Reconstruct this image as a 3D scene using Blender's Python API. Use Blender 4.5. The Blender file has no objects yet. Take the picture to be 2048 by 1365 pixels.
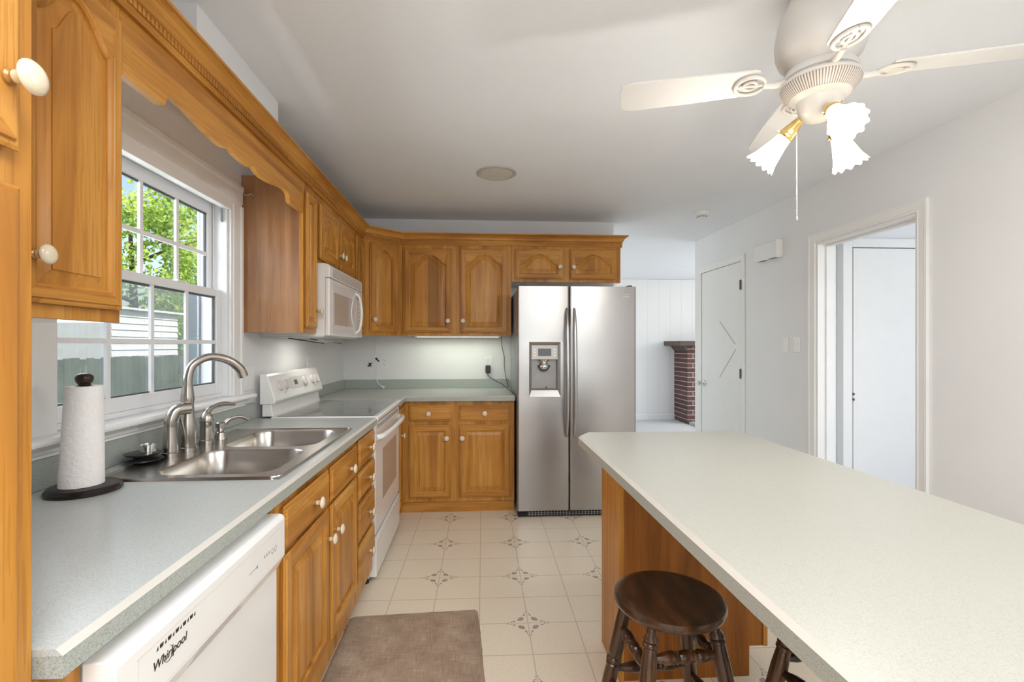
import bpy, bmesh, math, random
from mathutils import Vector, Matrix, Quaternion
random.seed(7)
SC = bpy.context.scene
COL = SC.collection
PI = math.pi
H = 1.3089                      # eye height above the kitchen floor
CEIL = 2.4537
XL, XR, YB = -1.193, 2.432, 4.361   # left wall, right wall, back wall

# ------------------------------------------------------------------ camera
cam = bpy.data.cameras.new('camera')
cam.sensor_fit = 'HORIZONTAL'; cam.sensor_width = 36.0
cam.lens = 948.04 * 36.0 / 2048.0
cam.shift_x = (1024.0 - 1007.9) / 2048.0
cam.shift_y = (690.3 - 682.5) / 2048.0
cam.clip_start = 0.02; cam.clip_end = 200
cob = bpy.data.objects.new('camera', cam); COL.objects.link(cob)
cob.location = (0, 0, H); cob.rotation_euler = (PI/2, 0, -0.0596)
SC.camera = cob

# ------------------------------------------------------------------ world, sun, window and fill light, exposure
W = bpy.data.worlds.new('sky'); SC.world = W; W.use_nodes = True
nt = W.node_tree; nt.nodes.clear()
sky = nt.nodes.new('ShaderNodeTexSky'); sky.sky_type = 'NISHITA'
sky.sun_disc = False; sky.sun_elevation = math.radians(48); sky.sun_rotation = math.radians(120)
sky.air_density = 1.2; sky.dust_density = 2.5; sky.ozone_density = 1.0
bgn = nt.nodes.new('ShaderNodeBackground'); bgn.inputs['Strength'].default_value = 0.17
wo = nt.nodes.new('ShaderNodeOutputWorld')
nt.links.new(sky.outputs[0], bgn.inputs[0]); nt.links.new(bgn.outputs[0], wo.inputs[0])

def lamp(name, kind, loc, rot, energy, color=(1,1,1), **kw):
    d = bpy.data.lights.new(name, kind); d.energy = energy; d.color = color
    for k, v in kw.items(): setattr(d, k, v)
    o = bpy.data.objects.new(name, d); COL.objects.link(o); o.location = loc; o.rotation_euler = rot
    return o
lamp('sun', 'SUN', (0,0,10), (math.radians(48), 0, math.radians(62)), 4.2, (1,.95,.86), angle=0.01)
# kitchen window daylight, plus fill added at unseen rear, living-room and hall openings
lamp('patio_door_daylight', 'AREA', (0.65,-2.75,1.62), (PI/2,0,0), 25, (.90,.955,1), shape='RECTANGLE', size=3.3, size_y=1.45)
lamp('kitchen_window_daylight', 'AREA', (-1.75,1.89,1.75), (PI/2,0,-PI/2), 20, (.90,.96,1), shape='RECTANGLE', size=1.0, size_y=1.0)
lamp('living_fill', 'AREA', (5.25,6.3,1.5), (PI/2,0,PI/2), 34, (.97,.99,1), shape='RECTANGLE', size=2.0, size_y=1.8)
lamp('living_side_fill', 'AREA', (-.2,6.4,1.5), (PI/2,0,-PI/2), 17, (.97,.99,1), shape='RECTANGLE', size=2.2, size_y=1.6)
lamp('overhead_fill', 'AREA', (0.25,-.35,2.43), (0,0,0), 40, (.95,.97,1), shape='RECTANGLE', size=1.3, size_y=1.3)  # added overhead fill behind the camera, no fixture there
lamp('hall_fill', 'AREA', (3.4,0.9,1.5), (PI/2,0,0), 17, (.90,.95,1), shape='RECTANGLE', size=1.4, size_y=1.6)
vs = SC.view_settings
vs.view_transform = 'Standard'; vs.look = 'None'; vs.gamma = 1; vs.use_curve_mapping = False
vs.exposure = 0.55
SC.cycles.use_denoising = True
SC.cycles.max_bounces = 10; SC.cycles.diffuse_bounces = 5; SC.cycles.glossy_bounces = 4
SC.cycles.sample_clamp_indirect = 6.0

# ------------------------------------------------------------------ node helpers and materials
MATS = {}
class NB:
    def __init__(s, name):
        s.m = bpy.data.materials.new(name); s.m.use_nodes = True
        s.t = s.m.node_tree; s.b = s.t.nodes['Principled BSDF']; s.out = s.t.nodes['Material Output']
    def n(s, typ, **kw):
        nd = s.t.nodes.new(typ)
        for k, v in kw.items(): setattr(nd, k, v)
        return nd
    def l(s, a, b): s.t.links.new(a, b)
    def put(s, sock, v):
        if isinstance(v, bpy.types.NodeSocket): s.l(v, sock)
        else: sock.default_value = v
    def math(s, op, a, b=0.0, c=None, clamp=False):
        nd = s.n('ShaderNodeMath', operation=op); nd.use_clamp = clamp
        s.put(nd.inputs[0], a); s.put(nd.inputs[1], b)
        if c is not None: s.put(nd.inputs[2], c)
        return nd.outputs[0]
    def obj(s): return s.n('ShaderNodeTexCoord').outputs['Object']
    def mapping(s, v, scale=(1,1,1), loc=(0,0,0), rot=(0,0,0)):
        nd = s.n('ShaderNodeMapping'); s.l(v, nd.inputs[0])
        s.put(nd.inputs['Scale'], scale); s.put(nd.inputs['Location'], loc); s.put(nd.inputs['Rotation'], rot)
        return nd.outputs[0]
    def noise(s, v, scale, detail=3.0, rough=.5, dist=0.0):
        nd = s.n('ShaderNodeTexNoise'); s.l(v, nd.inputs['Vector'])
        nd.inputs['Scale'].default_value = scale; nd.inputs['Detail'].default_value = detail
        nd.inputs['Roughness'].default_value = rough; nd.inputs['Distortion'].default_value = dist
        return nd.outputs['Fac']
    def ramp(s, f, stops):
        nd = s.n('ShaderNodeValToRGB'); s.l(f, nd.inputs[0])
        while len(nd.color_ramp.elements) < len(stops): nd.color_ramp.elements.new(.5)
        for e, (p, c) in zip(nd.color_ramp.elements, stops): e.position = p; e.color = (*c, 1)
        return nd.outputs[0]
    def mix(s, f, a, b, mode='MIX'):
        nd = s.n('ShaderNodeMix', data_type='RGBA', blend_type=mode)
        s.put(nd.inputs[0], f)
        for i, v in ((6, a), (7, b)):
            s.put(nd.inputs[i], v if isinstance(v, bpy.types.NodeSocket) else (*v, 1))
        return nd.outputs[2]
    def bump(s, f, dist, strength=1.0):
        nd = s.n('ShaderNodeBump'); s.l(f, nd.inputs['Height'])
        nd.inputs['Distance'].default_value = dist; nd.inputs['Strength'].default_value = strength
        s.l(nd.outputs[0], s.b.inputs['Normal'])
    def set(s, color=None, rough=.5, metal=0.0, spec=.5, coat=0.0, emit=None, es=0.0):
        if color is not None: s.put(s.b.inputs['Base Color'], color if isinstance(color, bpy.types.NodeSocket) else (*color, 1))
        s.put(s.b.inputs['Roughness'], rough); s.b.inputs['Metallic'].default_value = metal
        s.b.inputs['Specular IOR Level'].default_value = spec; s.b.inputs['Coat Weight'].default_value = coat
        s.b.inputs['Coat Roughness'].default_value = .2
        if emit is not None:
            s.b.inputs['Emission Color'].default_value = (*emit, 1); s.b.inputs['Emission Strength'].default_value = es
        return s.m

def plain(name, color, rough=.5, metal=0.0, spec=.5, coat=0.0, emit=None, es=0.0, var=0.04, vscale=9, bump=0.0, bscale=60):
    """a plain surface with a little uneven tone and, optionally, a fine texture"""
    b = NB(name); o = b.obj()
    f = b.noise(o, vscale, 4)
    c0 = tuple(max(0, x*(1-var)) for x in color); c1 = tuple(min(1, x*(1+var)) for x in color)
    c = b.ramp(f, [(.3, c0), (.7, c1)])
    if bump: b.bump(b.noise(o, bscale, 3), bump, .6)
    m = b.set(c, rough, metal, spec, coat, emit, es); MATS[name] = m; return m

def wood(name, cols, along, rough=.36, coat=.10, plank=9.0, dark=None, pore=.35, amount=.16):
    """varnished wood; along = 'z' (upright grain) or 'xy' (level grain)"""
    b = NB(name); o = b.obj()
    rnd = b.n('ShaderNodeObjectInfo').outputs['Random']
    off = b.n('ShaderNodeVectorMath', operation='ADD'); b.l(o, off.inputs[0])
    comb = b.n('ShaderNodeCombineXYZ')
    for i, k in enumerate((7.0, 9.0, 5.0)): b.l(b.math('MULTIPLY', rnd, k), comb.inputs[i])
    b.l(comb.outputs[0], off.inputs[1])
    sc = {'z': (16, 16, 1.1), 'xy': (1.1, 1.1, 16), 'y': (22, 4, 12)}[along]
    sp = {'z': (170, 170, 5), 'xy': (5, 5, 170), 'y': (160, 14, 60)}[along]
    sep = b.n('ShaderNodeSeparateXYZ'); b.l(o, sep.inputs[0])
    cross = b.math('ADD', sep.outputs[0], sep.outputs[1]) if along == 'z' else sep.outputs[2]
    pl = b.math('FLOOR', b.math('MULTIPLY', b.math('ADD', cross, b.math('MULTIPLY', rnd, 3.0)), plank))
    wn = b.n('ShaderNodeTexWhiteNoise', noise_dimensions='1D'); b.l(pl, wn.inputs['W'])
    f = b.noise(b.mapping(off.outputs[0], sc), 1.0, 5, .55, .9)
    f2 = b.noise(b.mapping(off.outputs[0], sp), 1.0, 2, .5, .2)
    big = b.noise(off.outputs[0], 2.2, 2)
    g = b.math('ADD', b.math('MULTIPLY', f, .85), b.math('MULTIPLY', wn.outputs[0], amount))
    g = b.math('ADD', g, b.math('MULTIPLY', b.math('SUBTRACT', big, .5), .35))
    c = b.ramp(g, [(.30, cols[0]), (.50, cols[1]), (.72, cols[2])])
    pf = b.math('MULTIPLY', b.math('GREATER_THAN', f2, .58), pore)
    c = b.mix(pf, c, cols[0])
    if dark:
        m1 = b.math('MULTIPLY', b.math('GREATER_THAN', sep.outputs[dark[0]], dark[1]), b.math('LESS_THAN', sep.outputs[dark[0]], dark[2]))
        m1 = b.math('MULTIPLY', m1, b.math('MULTIPLY', b.math('GREATER_THAN', sep.outputs[2], dark[3]), b.math('LESS_THAN', sep.outputs[2], dark[4])))
        c = b.mix(b.math('MULTIPLY', m1, b.math('ADD', b.math('MULTIPLY', f, .5), .22)), c, (.15, .062, .014))
    b.bump(f2, .0004, .35)
    m = b.set(c, rough, 0, .25, coat); MATS[name] = m; return m

HONEY = [(.315,.122,.020), (.50,.218,.037), (.62,.315,.072)]
wood('honey_wood_upright', HONEY, 'z')
wood('honey_wood_level', HONEY, 'xy')
wood('honey_wood_dark_plank', HONEY, 'z', dark=(0, -.246, -.158, .068, .665))
wood('veneer_side', [(.25,.115,.048), (.38,.19,.085), (.48,.26,.13)], 'z', rough=.16, coat=.9, plank=14, pore=.25)
wood('island_veneer', [(.20,.066,.010), (.30,.105,.016), (.38,.145,.026)], 'z', rough=.45, coat=.05, plank=30, pore=.5, amount=.1)
wood('walnut_stain', [(.022,.009,.004), (.065,.024,.008), (.15,.062,.019)], 'y', rough=.28, coat=.5, pore=.55, amount=0.0)
wood('walnut_stain_upright', [(.030,.013,.006), (.070,.028,.010), (.14,.06,.02)], 'z', rough=.3, coat=.5, plank=14, pore=.4)
wood('dark_brown_wood', [(.010,.006,.005), (.022,.012,.009), (.045,.022,.015)], 'xy', rough=.35, coat=.3)
plain('wall_paint', (.785,.79,.80), .55, var=.012, vscale=3, bump=.0006, bscale=220)
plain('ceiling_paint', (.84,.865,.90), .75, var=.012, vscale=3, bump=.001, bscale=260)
plain('trim_paint', (.82,.82,.81), .32, var=.012, vscale=4)
plain('door_paint', (.80,.80,.79), .4, var=.012)
plain('vinyl_white', (.82,.83,.85), .35, var=.01)
plain('appliance_white', (.83,.82,.80), .25, var=.01, coat=.3)
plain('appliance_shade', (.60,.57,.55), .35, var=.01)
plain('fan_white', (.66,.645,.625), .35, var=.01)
plain('plastic_white', (.82,.82,.81), .35, var=.01)
plain('plastic_black', (.02,.02,.02), .4, var=.1)
plain('ink', (.03,.025,.02), .6, var=.02)
plain('ink_grey', (.28,.26,.24), .6, var=.02)
plain('groove_grey', (.25,.24,.23), .7, var=.02)
plain('ceramic', (.72,.62,.46), .16, var=.015, coat=.5)
plain('brass_stem', (.50,.28,.09), .3, .6, var=.05)
plain('brass', (.80,.58,.24), .2, 1.0, var=.05)
plain('edge_cream', (.60,.575,.52), .4, var=.02)
plain('range_seam', (.05,.05,.05), .7)
plain('oven_glass', (.42,.39,.385), .12, var=.03, coat=.6)
plain('cooktop_glass', (.10,.115,.105), .08, var=.25, vscale=5, coat=.6)
plain('display_green', (.06,.10,.06), .3)
plain('mw_window', (.46,.42,.37), .2, var=.03, coat=.5)
plain('control_lilac', (.70,.66,.66), .35, var=.02)
plain('dark_gap', (.010,.010,.012), .8)
plain('recess_grey', (.30,.29,.28), .4, .3, var=.06)
plain('dispenser_panel', (.62,.60,.57), .35, var=.02)
plain('screen_slate', (.10,.11,.13), .25, var=.03)
plain('chrome', (.70,.70,.70), .12, 1.0, var=.03)
plain('speaker_grille', (.64,.61,.56), .7, var=.04, vscale=40)
plain('speaker_rim', (.50,.48,.45), .6, var=.03)
plain('hinge_dark', (.03,.02,.015), .45, .5, var=.3, vscale=90)
plain('paper', (.86,.84,.82), .9, var=.02, vscale=40, bump=.004, bscale=95)
plain('rubber_black', (.015,.013,.013), .35, var=.2, coat=.3)
plain('wire_black', (.012,.012,.012), .5)
plain('foam_seal', (.06,.05,.05), .7)
plain('screw_grey', (.4,.4,.4), .4, .6)
plain('window_glass_rim', (.10,.11,.12), .4)
plain('screen_track', (.34,.36,.40), .4)
plain('post_paint', (.40,.44,.50), .6, var=.05)
plain('fence_wood', (.085,.105,.075), .85, var=.35, vscale=3)
plain('shed_siding', (.70,.71,.72), .7, var=.04)
plain('roof_shingle', (.13,.12,.12), .9, var=.3, vscale=20)
plain('bark', (.10,.075,.05), .9, var=.3, vscale=12)
plain('mantel_wood', (.085,.055,.045), .5, var=.2)
plain('hearth', (.42,.42,.44), .7, var=.1)
plain('light_bulb', (1,1,1), .5, emit=(1,.93,.82), es=14)
plain('under_cabinet_tube', (1,1,1), .5, emit=(.93,1,.84), es=.9)

def steel(name, base, rough, axis, wob):
    b = NB(name); o = b.obj()
    sc = (3, 3, 420) if axis == 'xy' else (420, 420, 3)
    f = b.noise(b.mapping(o, sc), 1.0, 2, .5)
    c = b.ramp(f, [(.3, tuple(x*.975 for x in base)), (.7, tuple(min(1, x*1.02) for x in base))])
    r = b.math('ADD', b.math('MULTIPLY', f, .03), rough - .015)
    if wob:
        h = b.math('MULTIPLY', b.noise(o, 3.2, 1), .010)
        b.bump(h, wob)
    m = b.set(c, r, 1.0); MATS[name] = m
steel('fridge_steel', (.43,.42,.415), .34, 'xy', .55)
steel('sink_steel', (.52,.49,.455), .26, 'z', 0)
steel('handle_steel', (.50,.49,.48), .24, 'z', 0)
steel('brushed_nickel', (.46,.43,.395), .25, 'xy', 0)

def laminate(name, base, dark, lite):
    b = NB(name); o = b.obj()
    f = b.noise(o, 480, 2, .7); f2 = b.noise(o, 260, 2, .6); f3 = b.noise(o, 3, 3)
    c = b.ramp(f, [(.34, dark), (.47, base), (.60, base), (.70, lite)])
    c = b.mix(b.math('MULTIPLY', b.math('GREATER_THAN', f2, .62), .35), c, dark)
    c = b.mix(b.math('MULTIPLY', f3, .12), c, tuple(x*.86 for x in base))
    m = b.set(c, .30, 0, .5); MATS[name] = m
laminate('counter_laminate', (.50,.525,.51), (.345,.37,.35), (.60,.615,.59))
laminate('island_laminate', (.415,.41,.36), (.33,.33,.285), (.475,.47,.425))
laminate('laminate_edge', (.40,.43,.40), (.20,.23,.20), (.55,.57,.50))

def floor_vinyl():
    b = NB('floor_vinyl'); o = b.obj()
    v = b.mapping(o, (1,1,1), (0,0,0), (0,0,0))
    # rotate about the tile corner
    sub = b.n('ShaderNodeVectorMath', operation='SUBTRACT'); b.l(o, sub.inputs[0]); sub.inputs[1].default_value = (-.1899, 3.592, 0)
    rt = b.mapping(sub.outputs[0], (1/.2277, 1/.2277, 1), (0,0,0), (0,0,.0146))
    sep = b.n('ShaderNodeSeparateXYZ'); b.l(rt, sep.inputs[0])
    def near(k, period):                     # distance to the nearest multiple of the period, in tiles
        t = b.math('DIVIDE', k, period); fr = b.math('FRACT', b.math('ADD', t, .5))
        return b.math('MULTIPLY', b.math('ABSOLUTE', b.math('SUBTRACT', fr, .5)), period)
    gx, gy = near(sep.outputs[0], 1.0), near(sep.outputs[1], 1.0)
    grout = b.math('LESS_THAN', b.math('MINIMUM', gx, gy), .011)
    mx, my = near(sep.outputs[0], 2.0), near(sep.outputs[1], 2.0)
    hi, lo = b.math('MAXIMUM', mx, my), b.math('MINIMUM', mx, my)
    def ell(cx, cy, rx, ry):
        a = b.math('DIVIDE', b.math('SUBTRACT', hi, cx), rx); c = b.math('DIVIDE', b.math('SUBTRACT', lo, cy), ry)
        return b.math('LESS_THAN', b.math('ADD', b.math('MULTIPLY', a, a), b.math('MULTIPLY', c, c)), 1.0)
    mot = ell(.142, .140, .058, .058)
    for e in ((.172,.112,.046,.034), (.285, .064, .034, .022), (.345, .040, .024, .013), (.415, .021, .024, .008)):
        mot = b.math('MAXIMUM', mot, ell(*e))
    spk = b.noise(o, 120, 3, .6); big = b.noise(o, 2.5, 3)
    c = b.ramp(spk, [(.35, (.80,.705,.55)), (.6, (.88,.79,.645))])
    c = b.mix(b.math('MULTIPLY', big, .18), c, (.70,.61,.46))
    c = b.mix(b.math('MULTIPLY', grout, .55), c, (.40,.34,.25))
    c = b.mix(b.math('MULTIPLY', mot, .80), c, b.ramp(b.noise(o, 70, 2), [(.4, (.20,.155,.125)), (.6, (.30,.235,.20))]))
    hgt = b.math('ADD', b.math('MULTIPLY', spk, .35), b.math('MULTIPLY', b.math('SUBTRACT', 1.0, grout), .5))
    b.bump(hgt, .0012, .7)
    b.set(c, .32, 0, .5); MATS['floor_vinyl'] = b.m
floor_vinyl()

def simple_tex():
    b = NB('mat_fabric'); o = b.obj()
    f = b.noise(b.mapping(o, (14, 420, 1)), 1.0, 3); g = b.noise(b.mapping(o, (420, 14, 1)), 1.0, 3); k = b.noise(o, 9, 4)
    s = b.math('ADD', b.math('MULTIPLY', b.math('ADD', f, g), .35), b.math('MULTIPLY', k, .3))
    b.bump(s, .002, .8)
    b.set(b.ramp(s, [(.38, (.25,.175,.12)), (.52, (.40,.30,.22)), (.64, (.54,.43,.335))]), .9, 0, .2); MATS['mat_fabric'] = b.m
    b = NB('carpet_pale'); o = b.obj(); f = b.noise(o, 140, 3, .7)
    b.bump(f, .01, .8); b.set(b.ramp(f, [(.35, (.55,.55,.55)), (.65, (.74,.74,.74))]), .95, 0, .1); MATS['carpet_pale'] = b.m
    b = NB('panelling'); o = b.obj(); sep = b.n('ShaderNodeSeparateXYZ'); b.l(o, sep.inputs[0])
    fr = b.math('FRACT', b.math('DIVIDE', sep.outputs[0], .2)); g = b.math('LESS_THAN', fr, .035)
    b.bump(b.math('SUBTRACT', 1.0, g), .004, 1)
    b.set(b.mix(b.math('MULTIPLY', g, .22), (.80,.80,.79), (.55,.55,.55)), .5); MATS['panelling'] = b.m
    b = NB('red_brick'); o = b.obj()
    bt = b.n('ShaderNodeTexBrick'); b.l(b.mapping(o, (1,1,1), (0,0,0), (PI/2,0,0)), bt.inputs['Vector'])
    bt.inputs['Color1'].default_value = (.085,.040,.036,1); bt.inputs['Color2'].default_value = (.13,.060,.052,1)
    bt.inputs['Mortar'].default_value = (.42,.41,.40,1); bt.inputs['Scale'].default_value = 1
    bt.inputs['Brick Width'].default_value = .21; bt.inputs['Row Height'].default_value = .0775; bt.inputs['Mortar Size'].default_value = .0055
    b.set(bt.outputs[0], .85); MATS['red_brick'] = b.m
    b = NB('fan_vents'); o = b.obj(); sep = b.n('ShaderNodeSeparateXYZ'); b.l(o, sep.inputs[0])
    a = b.math('MULTIPLY', b.math('ARCTAN2', sep.outputs[1], sep.outputs[0]), 84.0)
    g = b.math('GREATER_THAN', b.math('SINE', a), .25)
    b.set(b.mix(g, (.62,.59,.58), (.22,.18,.165)), .4); MATS['fan_vents'] = b.m
    b = NB('frosted_shade'); 
    tr = b.n('ShaderNodeBsdfTranslucent'); tr.inputs[0].default_value = (1,.96,.88,1)
    em = b.n('ShaderNodeEmission'); em.inputs[0].default_value = (1,.95,.86,1)
    wv = b.noise(b.obj(), 30, 2); b.put(em.inputs[1], b.math('ADD', b.math('MULTIPLY', wv, .6), .75))
    ad = b.n('ShaderNodeAddShader'); b.l(tr.outputs[0], ad.inputs[0]); b.l(em.outputs[0], ad.inputs[1])
    b.l(ad.outputs[0], b.out.inputs[0]); MATS['frosted_shade'] = b.m
    b = NB('window_pane')
    t = b.n('ShaderNodeBsdfTransparent'); g = b.n('ShaderNodeBsdfGlossy'); g.inputs['Roughness'].default_value = .02
    fr = b.n('ShaderNodeFresnel'); fr.inputs[0].default_value = 1.45; mx = b.n('ShaderNodeMixShader')
    ge = b.n('ShaderNodeNewGeometry'); b.put(mx.inputs[0], b.math('MULTIPLY', fr.outputs[0], b.math('SUBTRACT', 1.0, ge.outputs['Backfacing']))); b.l(t.outputs[0], mx.inputs[1]); b.l(g.outputs[0], mx.inputs[2]); b.l(mx.outputs[0], b.out.inputs[0]); MATS['window_pane'] = b.m
    b = NB('insect_mesh')                       # half-open woven screen in the lower sash
    t = b.n('ShaderNodeBsdfTransparent'); d = b.n('ShaderNodeBsdfDiffuse'); d.inputs[0].default_value = (.10,.11,.11,1)
    tl = b.n('ShaderNodeBsdfTranslucent'); tl.inputs[0].default_value = (.07,.08,.085,1)
    a2 = b.n('ShaderNodeAddShader'); b.l(d.outputs[0], a2.inputs[0]); b.l(tl.outputs[0], a2.inputs[1])
    mx = b.n('ShaderNodeMixShader'); wv = b.noise(b.mapping(b.obj(), (1,900,1)), 1, 1)
    b.put(mx.inputs[0], b.math('ADD', b.math('MULTIPLY', wv, .12), .22)); b.l(t.outputs[0], mx.inputs[1]); b.l(a2.outputs[0], mx.inputs[2]); b.l(mx.outputs[0], b.out.inputs[0]); MATS['insect_mesh'] = b.m
    b = NB('leaf'); o = b.obj(); f = b.noise(o, .9, 3); f2 = b.noise(o, 9, 2)
    s = b.math('ADD', b.math('MULTIPLY', f, .55), b.math('MULTIPLY', f2, .45))
    c = b.ramp(s, [(.36, (.085,.145,.035)), (.5, (.20,.29,.065)), (.62, (.42,.46,.12))])
    d = b.n('ShaderNodeBsdfDiffuse'); tl = b.n('ShaderNodeBsdfTranslucent'); b.l(c, d.inputs[0]); b.l(c, tl.inputs[0])
    ad = b.n('ShaderNodeAddShader'); b.l(d.outputs[0], ad.inputs[0]); b.l(tl.outputs[0], ad.inputs[1]); b.l(ad.outputs[0], b.out.inputs[0]); MATS['leaf'] = b.m
    b = NB('lawn'); o = b.obj(); f = b.noise(o, 25, 4)
    b.set(b.ramp(f, [(.35, (.10,.16,.045)), (.65, (.24,.32,.10))]), .95); MATS['lawn'] = b.m
simple_tex()

# ------------------------------------------------------------------ mesh helpers
def world_of(o):
    m = Matrix.Identity(4)
    while o is not None:
        m = o.matrix_basis @ m; o = o.parent
    return m
def obj(name, bm, mat, parent=None, bev=0.0, seg=2, smooth=None, loc=None):
    """link a bmesh (in room coordinates) as ONE object below its parent"""
    if smooth:
        bm.normal_update()
        for f in bm.faces: f.smooth = True
        for e in bm.edges:
            if len(e.link_faces) == 2 and e.calc_face_angle(0) > math.radians(smooth): e.smooth = False
    bmesh.ops.recalc_face_normals(bm, faces=bm.faces)
    me = bpy.data.meshes.new(name); bm.to_mesh(me); bm.free()
    o = bpy.data.objects.new(name, me); COL.objects.link(o)
    for m in (mat if isinstance(mat, (list, tuple)) else [mat]): me.materials.append(MATS[m])
    if loc is not None: o.location = loc
    if parent is not None:
        o.parent = parent; me.transform(world_of(parent).inverted())
    elif loc is not None:
        me.transform(Matrix.Translation(-Vector(loc)))
    if bev:
        md = o.modifiers.new('edge', 'BEVEL'); md.width = bev; md.segments = seg; md.limit_method = 'ANGLE'; md.angle_limit = math.radians(40)
    return o
def thing(name, label, cat, loc, group=None, rz=0.0):
    o = bpy.data.objects.new(name, None); COL.objects.link(o); o.empty_display_size = .05
    o.location = loc; o.rotation_euler = (0,0,rz); o['label'] = label; o['category'] = cat
    if group: o['group'] = group
    return o
def tag(o, label, cat, group=None, kind=None):
    o['label'] = label; o['category'] = cat
    if group: o['group'] = group
    if kind: o['kind'] = kind
    return o
def struct(name, bm, mat, label=None, cat=None, **kw):
    o = obj(name, bm, mat, **kw); o['kind'] = 'structure'
    if label: o['label'] = label; o['category'] = cat
    return o
def B(): return bmesh.new()
def box(bm, x0, x1, y0, y1, z0, z1, mi=0):
    vs_ = [bm.verts.new((x, y, z)) for x in (x0, x1) for y in (y0, y1) for z in (z0, z1)]
    for q in ((0,1,3,2),(4,6,7,5),(0,4,5,1),(2,3,7,6),(0,2,6,4),(1,5,7,3)):
        f = bm.faces.new([vs_[i] for i in q]); f.material_index = mi
    return bm
def bx(*a, **k): return box(B(), *a, **k)
def loft(bm, rings, close=True, cap0=False, cap1=False, mi=0):
    rv = [[bm.verts.new(p) for p in r] for r in rings]
    n = len(rv[0]); m = n if close else n-1
    for a, b in zip(rv, rv[1:]):
        for i in range(m):
            f = bm.faces.new((a[i], a[(i+1) % n], b[(i+1) % n], b[i])); f.material_index = mi
    if cap0: bm.faces.new(rv[0][::-1]).material_index = mi
    if cap1: bm.faces.new(rv[-1]).material_index = mi
    return rv
def frame_of(ax):
    a = Vector(ax).normalized(); t = Vector((0,0,1)) if abs(a.z) < .9 else Vector((1,0,0))
    u = a.cross(t).normalized(); v = a.cross(u).normalized(); return a, u, v
def lathe(bm, prof, org, ax=(0,0,1), seg=24, mi=0, cap=True, wob=None, hwob=None):
    a, u, v = frame_of(ax); org = Vector(org); rings = []
    for k, (r, h) in enumerate(prof):
        r = max(r, 1e-4); ring = []
        for i in range(seg):
            t = 2*PI*i/seg; rr = r*(1 + (wob(k, t) if wob else 0))
            ring.append(org + a*(h + (hwob(k, t) if hwob else 0)) + (u*math.cos(t) + v*math.sin(t))*rr)
        rings.append(ring)
    loft(bm, rings, True, cap, cap, mi); return bm
def tube(bm, pts, rad, seg=10, mi=0, cap=True):
    pts = [Vector(p) for p in pts]; n = len(pts)
    rads = rad if isinstance(rad, (list, tuple)) else [rad]*n
    t0 = (pts[1]-pts[0]).normalized(); a, u, v = frame_of(t0); rings = []; prev = t0
    for i, p in enumerate(pts):
        t = (pts[min(i+1, n-1)] - pts[max(i-1, 0)]).normalized()
        q = prev.rotation_difference(t); u = q @ u; v = q @ v; prev = t
        rings.append([p + (u*math.cos(2*PI*k/seg) + v*math.sin(2*PI*k/seg))*rads[i] for k in range(seg)])
    loft(bm, rings, True, cap, cap, mi); return bm
def smooth_path(pts, n=8):
    P = [Vector(p) for p in pts]; P = [P[0]*2-P[1]] + P + [P[-1]*2-P[-2]]; out = []
    for i in range(1, len(P)-2):
        for k in range(n):
            t = k/n; a, b, c, d = P[i-1], P[i], P[i+1], P[i+2]
            out.append(.5*((2*b) + (c-a)*t + (2*a-5*b+4*c-d)*t*t + (3*b-a-3*c+d)*t**3))
    out.append(P[-2]); return out
def interp(vals, n):
    out = []
    for i in range(n):
        t = i/(n-1)*(len(vals)-1); k = min(int(t), len(vals)-2); out.append(vals[k] + (vals[k+1]-vals[k])*(t-k))
    return out
def prism(bm, poly, axis, a0, a1, mi=0):
    """polygon extruded along one axis; poly holds the two other coordinates in x,y,z order"""
    def P(p, a): return {'x': (a, p[0], p[1]), 'y': (p[0], a, p[1]), 'z': (p[0], p[1], a)}[axis]
    loft(bm, [[P(p, a0) for p in poly], [P(p, a1) for p in poly]], True, True, True, mi); return bm
def text(name, body, size, mat, parent, loc, rot, shear=0.0, ext=.0004, sx=1.0):
    cu = bpy.data.curves.new(name, 'FONT'); cu.body = body; cu.size = size; cu.shear = shear; cu.extrude = ext; cu.align_x = 'LEFT'
    tmp = bpy.data.objects.new(name, cu); COL.objects.link(tmp)
    bpy.context.view_layer.update()
    me = bpy.data.meshes.new_from_object(tmp.evaluated_get(bpy.context.evaluated_depsgraph_get()))
    bpy.data.objects.remove(tmp)
    me.name = name; me.materials.clear(); me.materials.append(MATS[mat])
    o = bpy.data.objects.new(name, me); COL.objects.link(o)
    me.transform(Matrix.Translation(loc) @ rot.to_4x4() @ Matrix.Diagonal((sx,1,1,1)))
    o.parent = parent; me.transform(world_of(parent).inverted()); return o
def axes(r, u):                                  # rotation whose local x, y run along r, u
    r = Vector(r).normalized(); u = Vector(u).normalized(); n = r.cross(u)
    return Matrix((r, u, n)).transposed()

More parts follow.
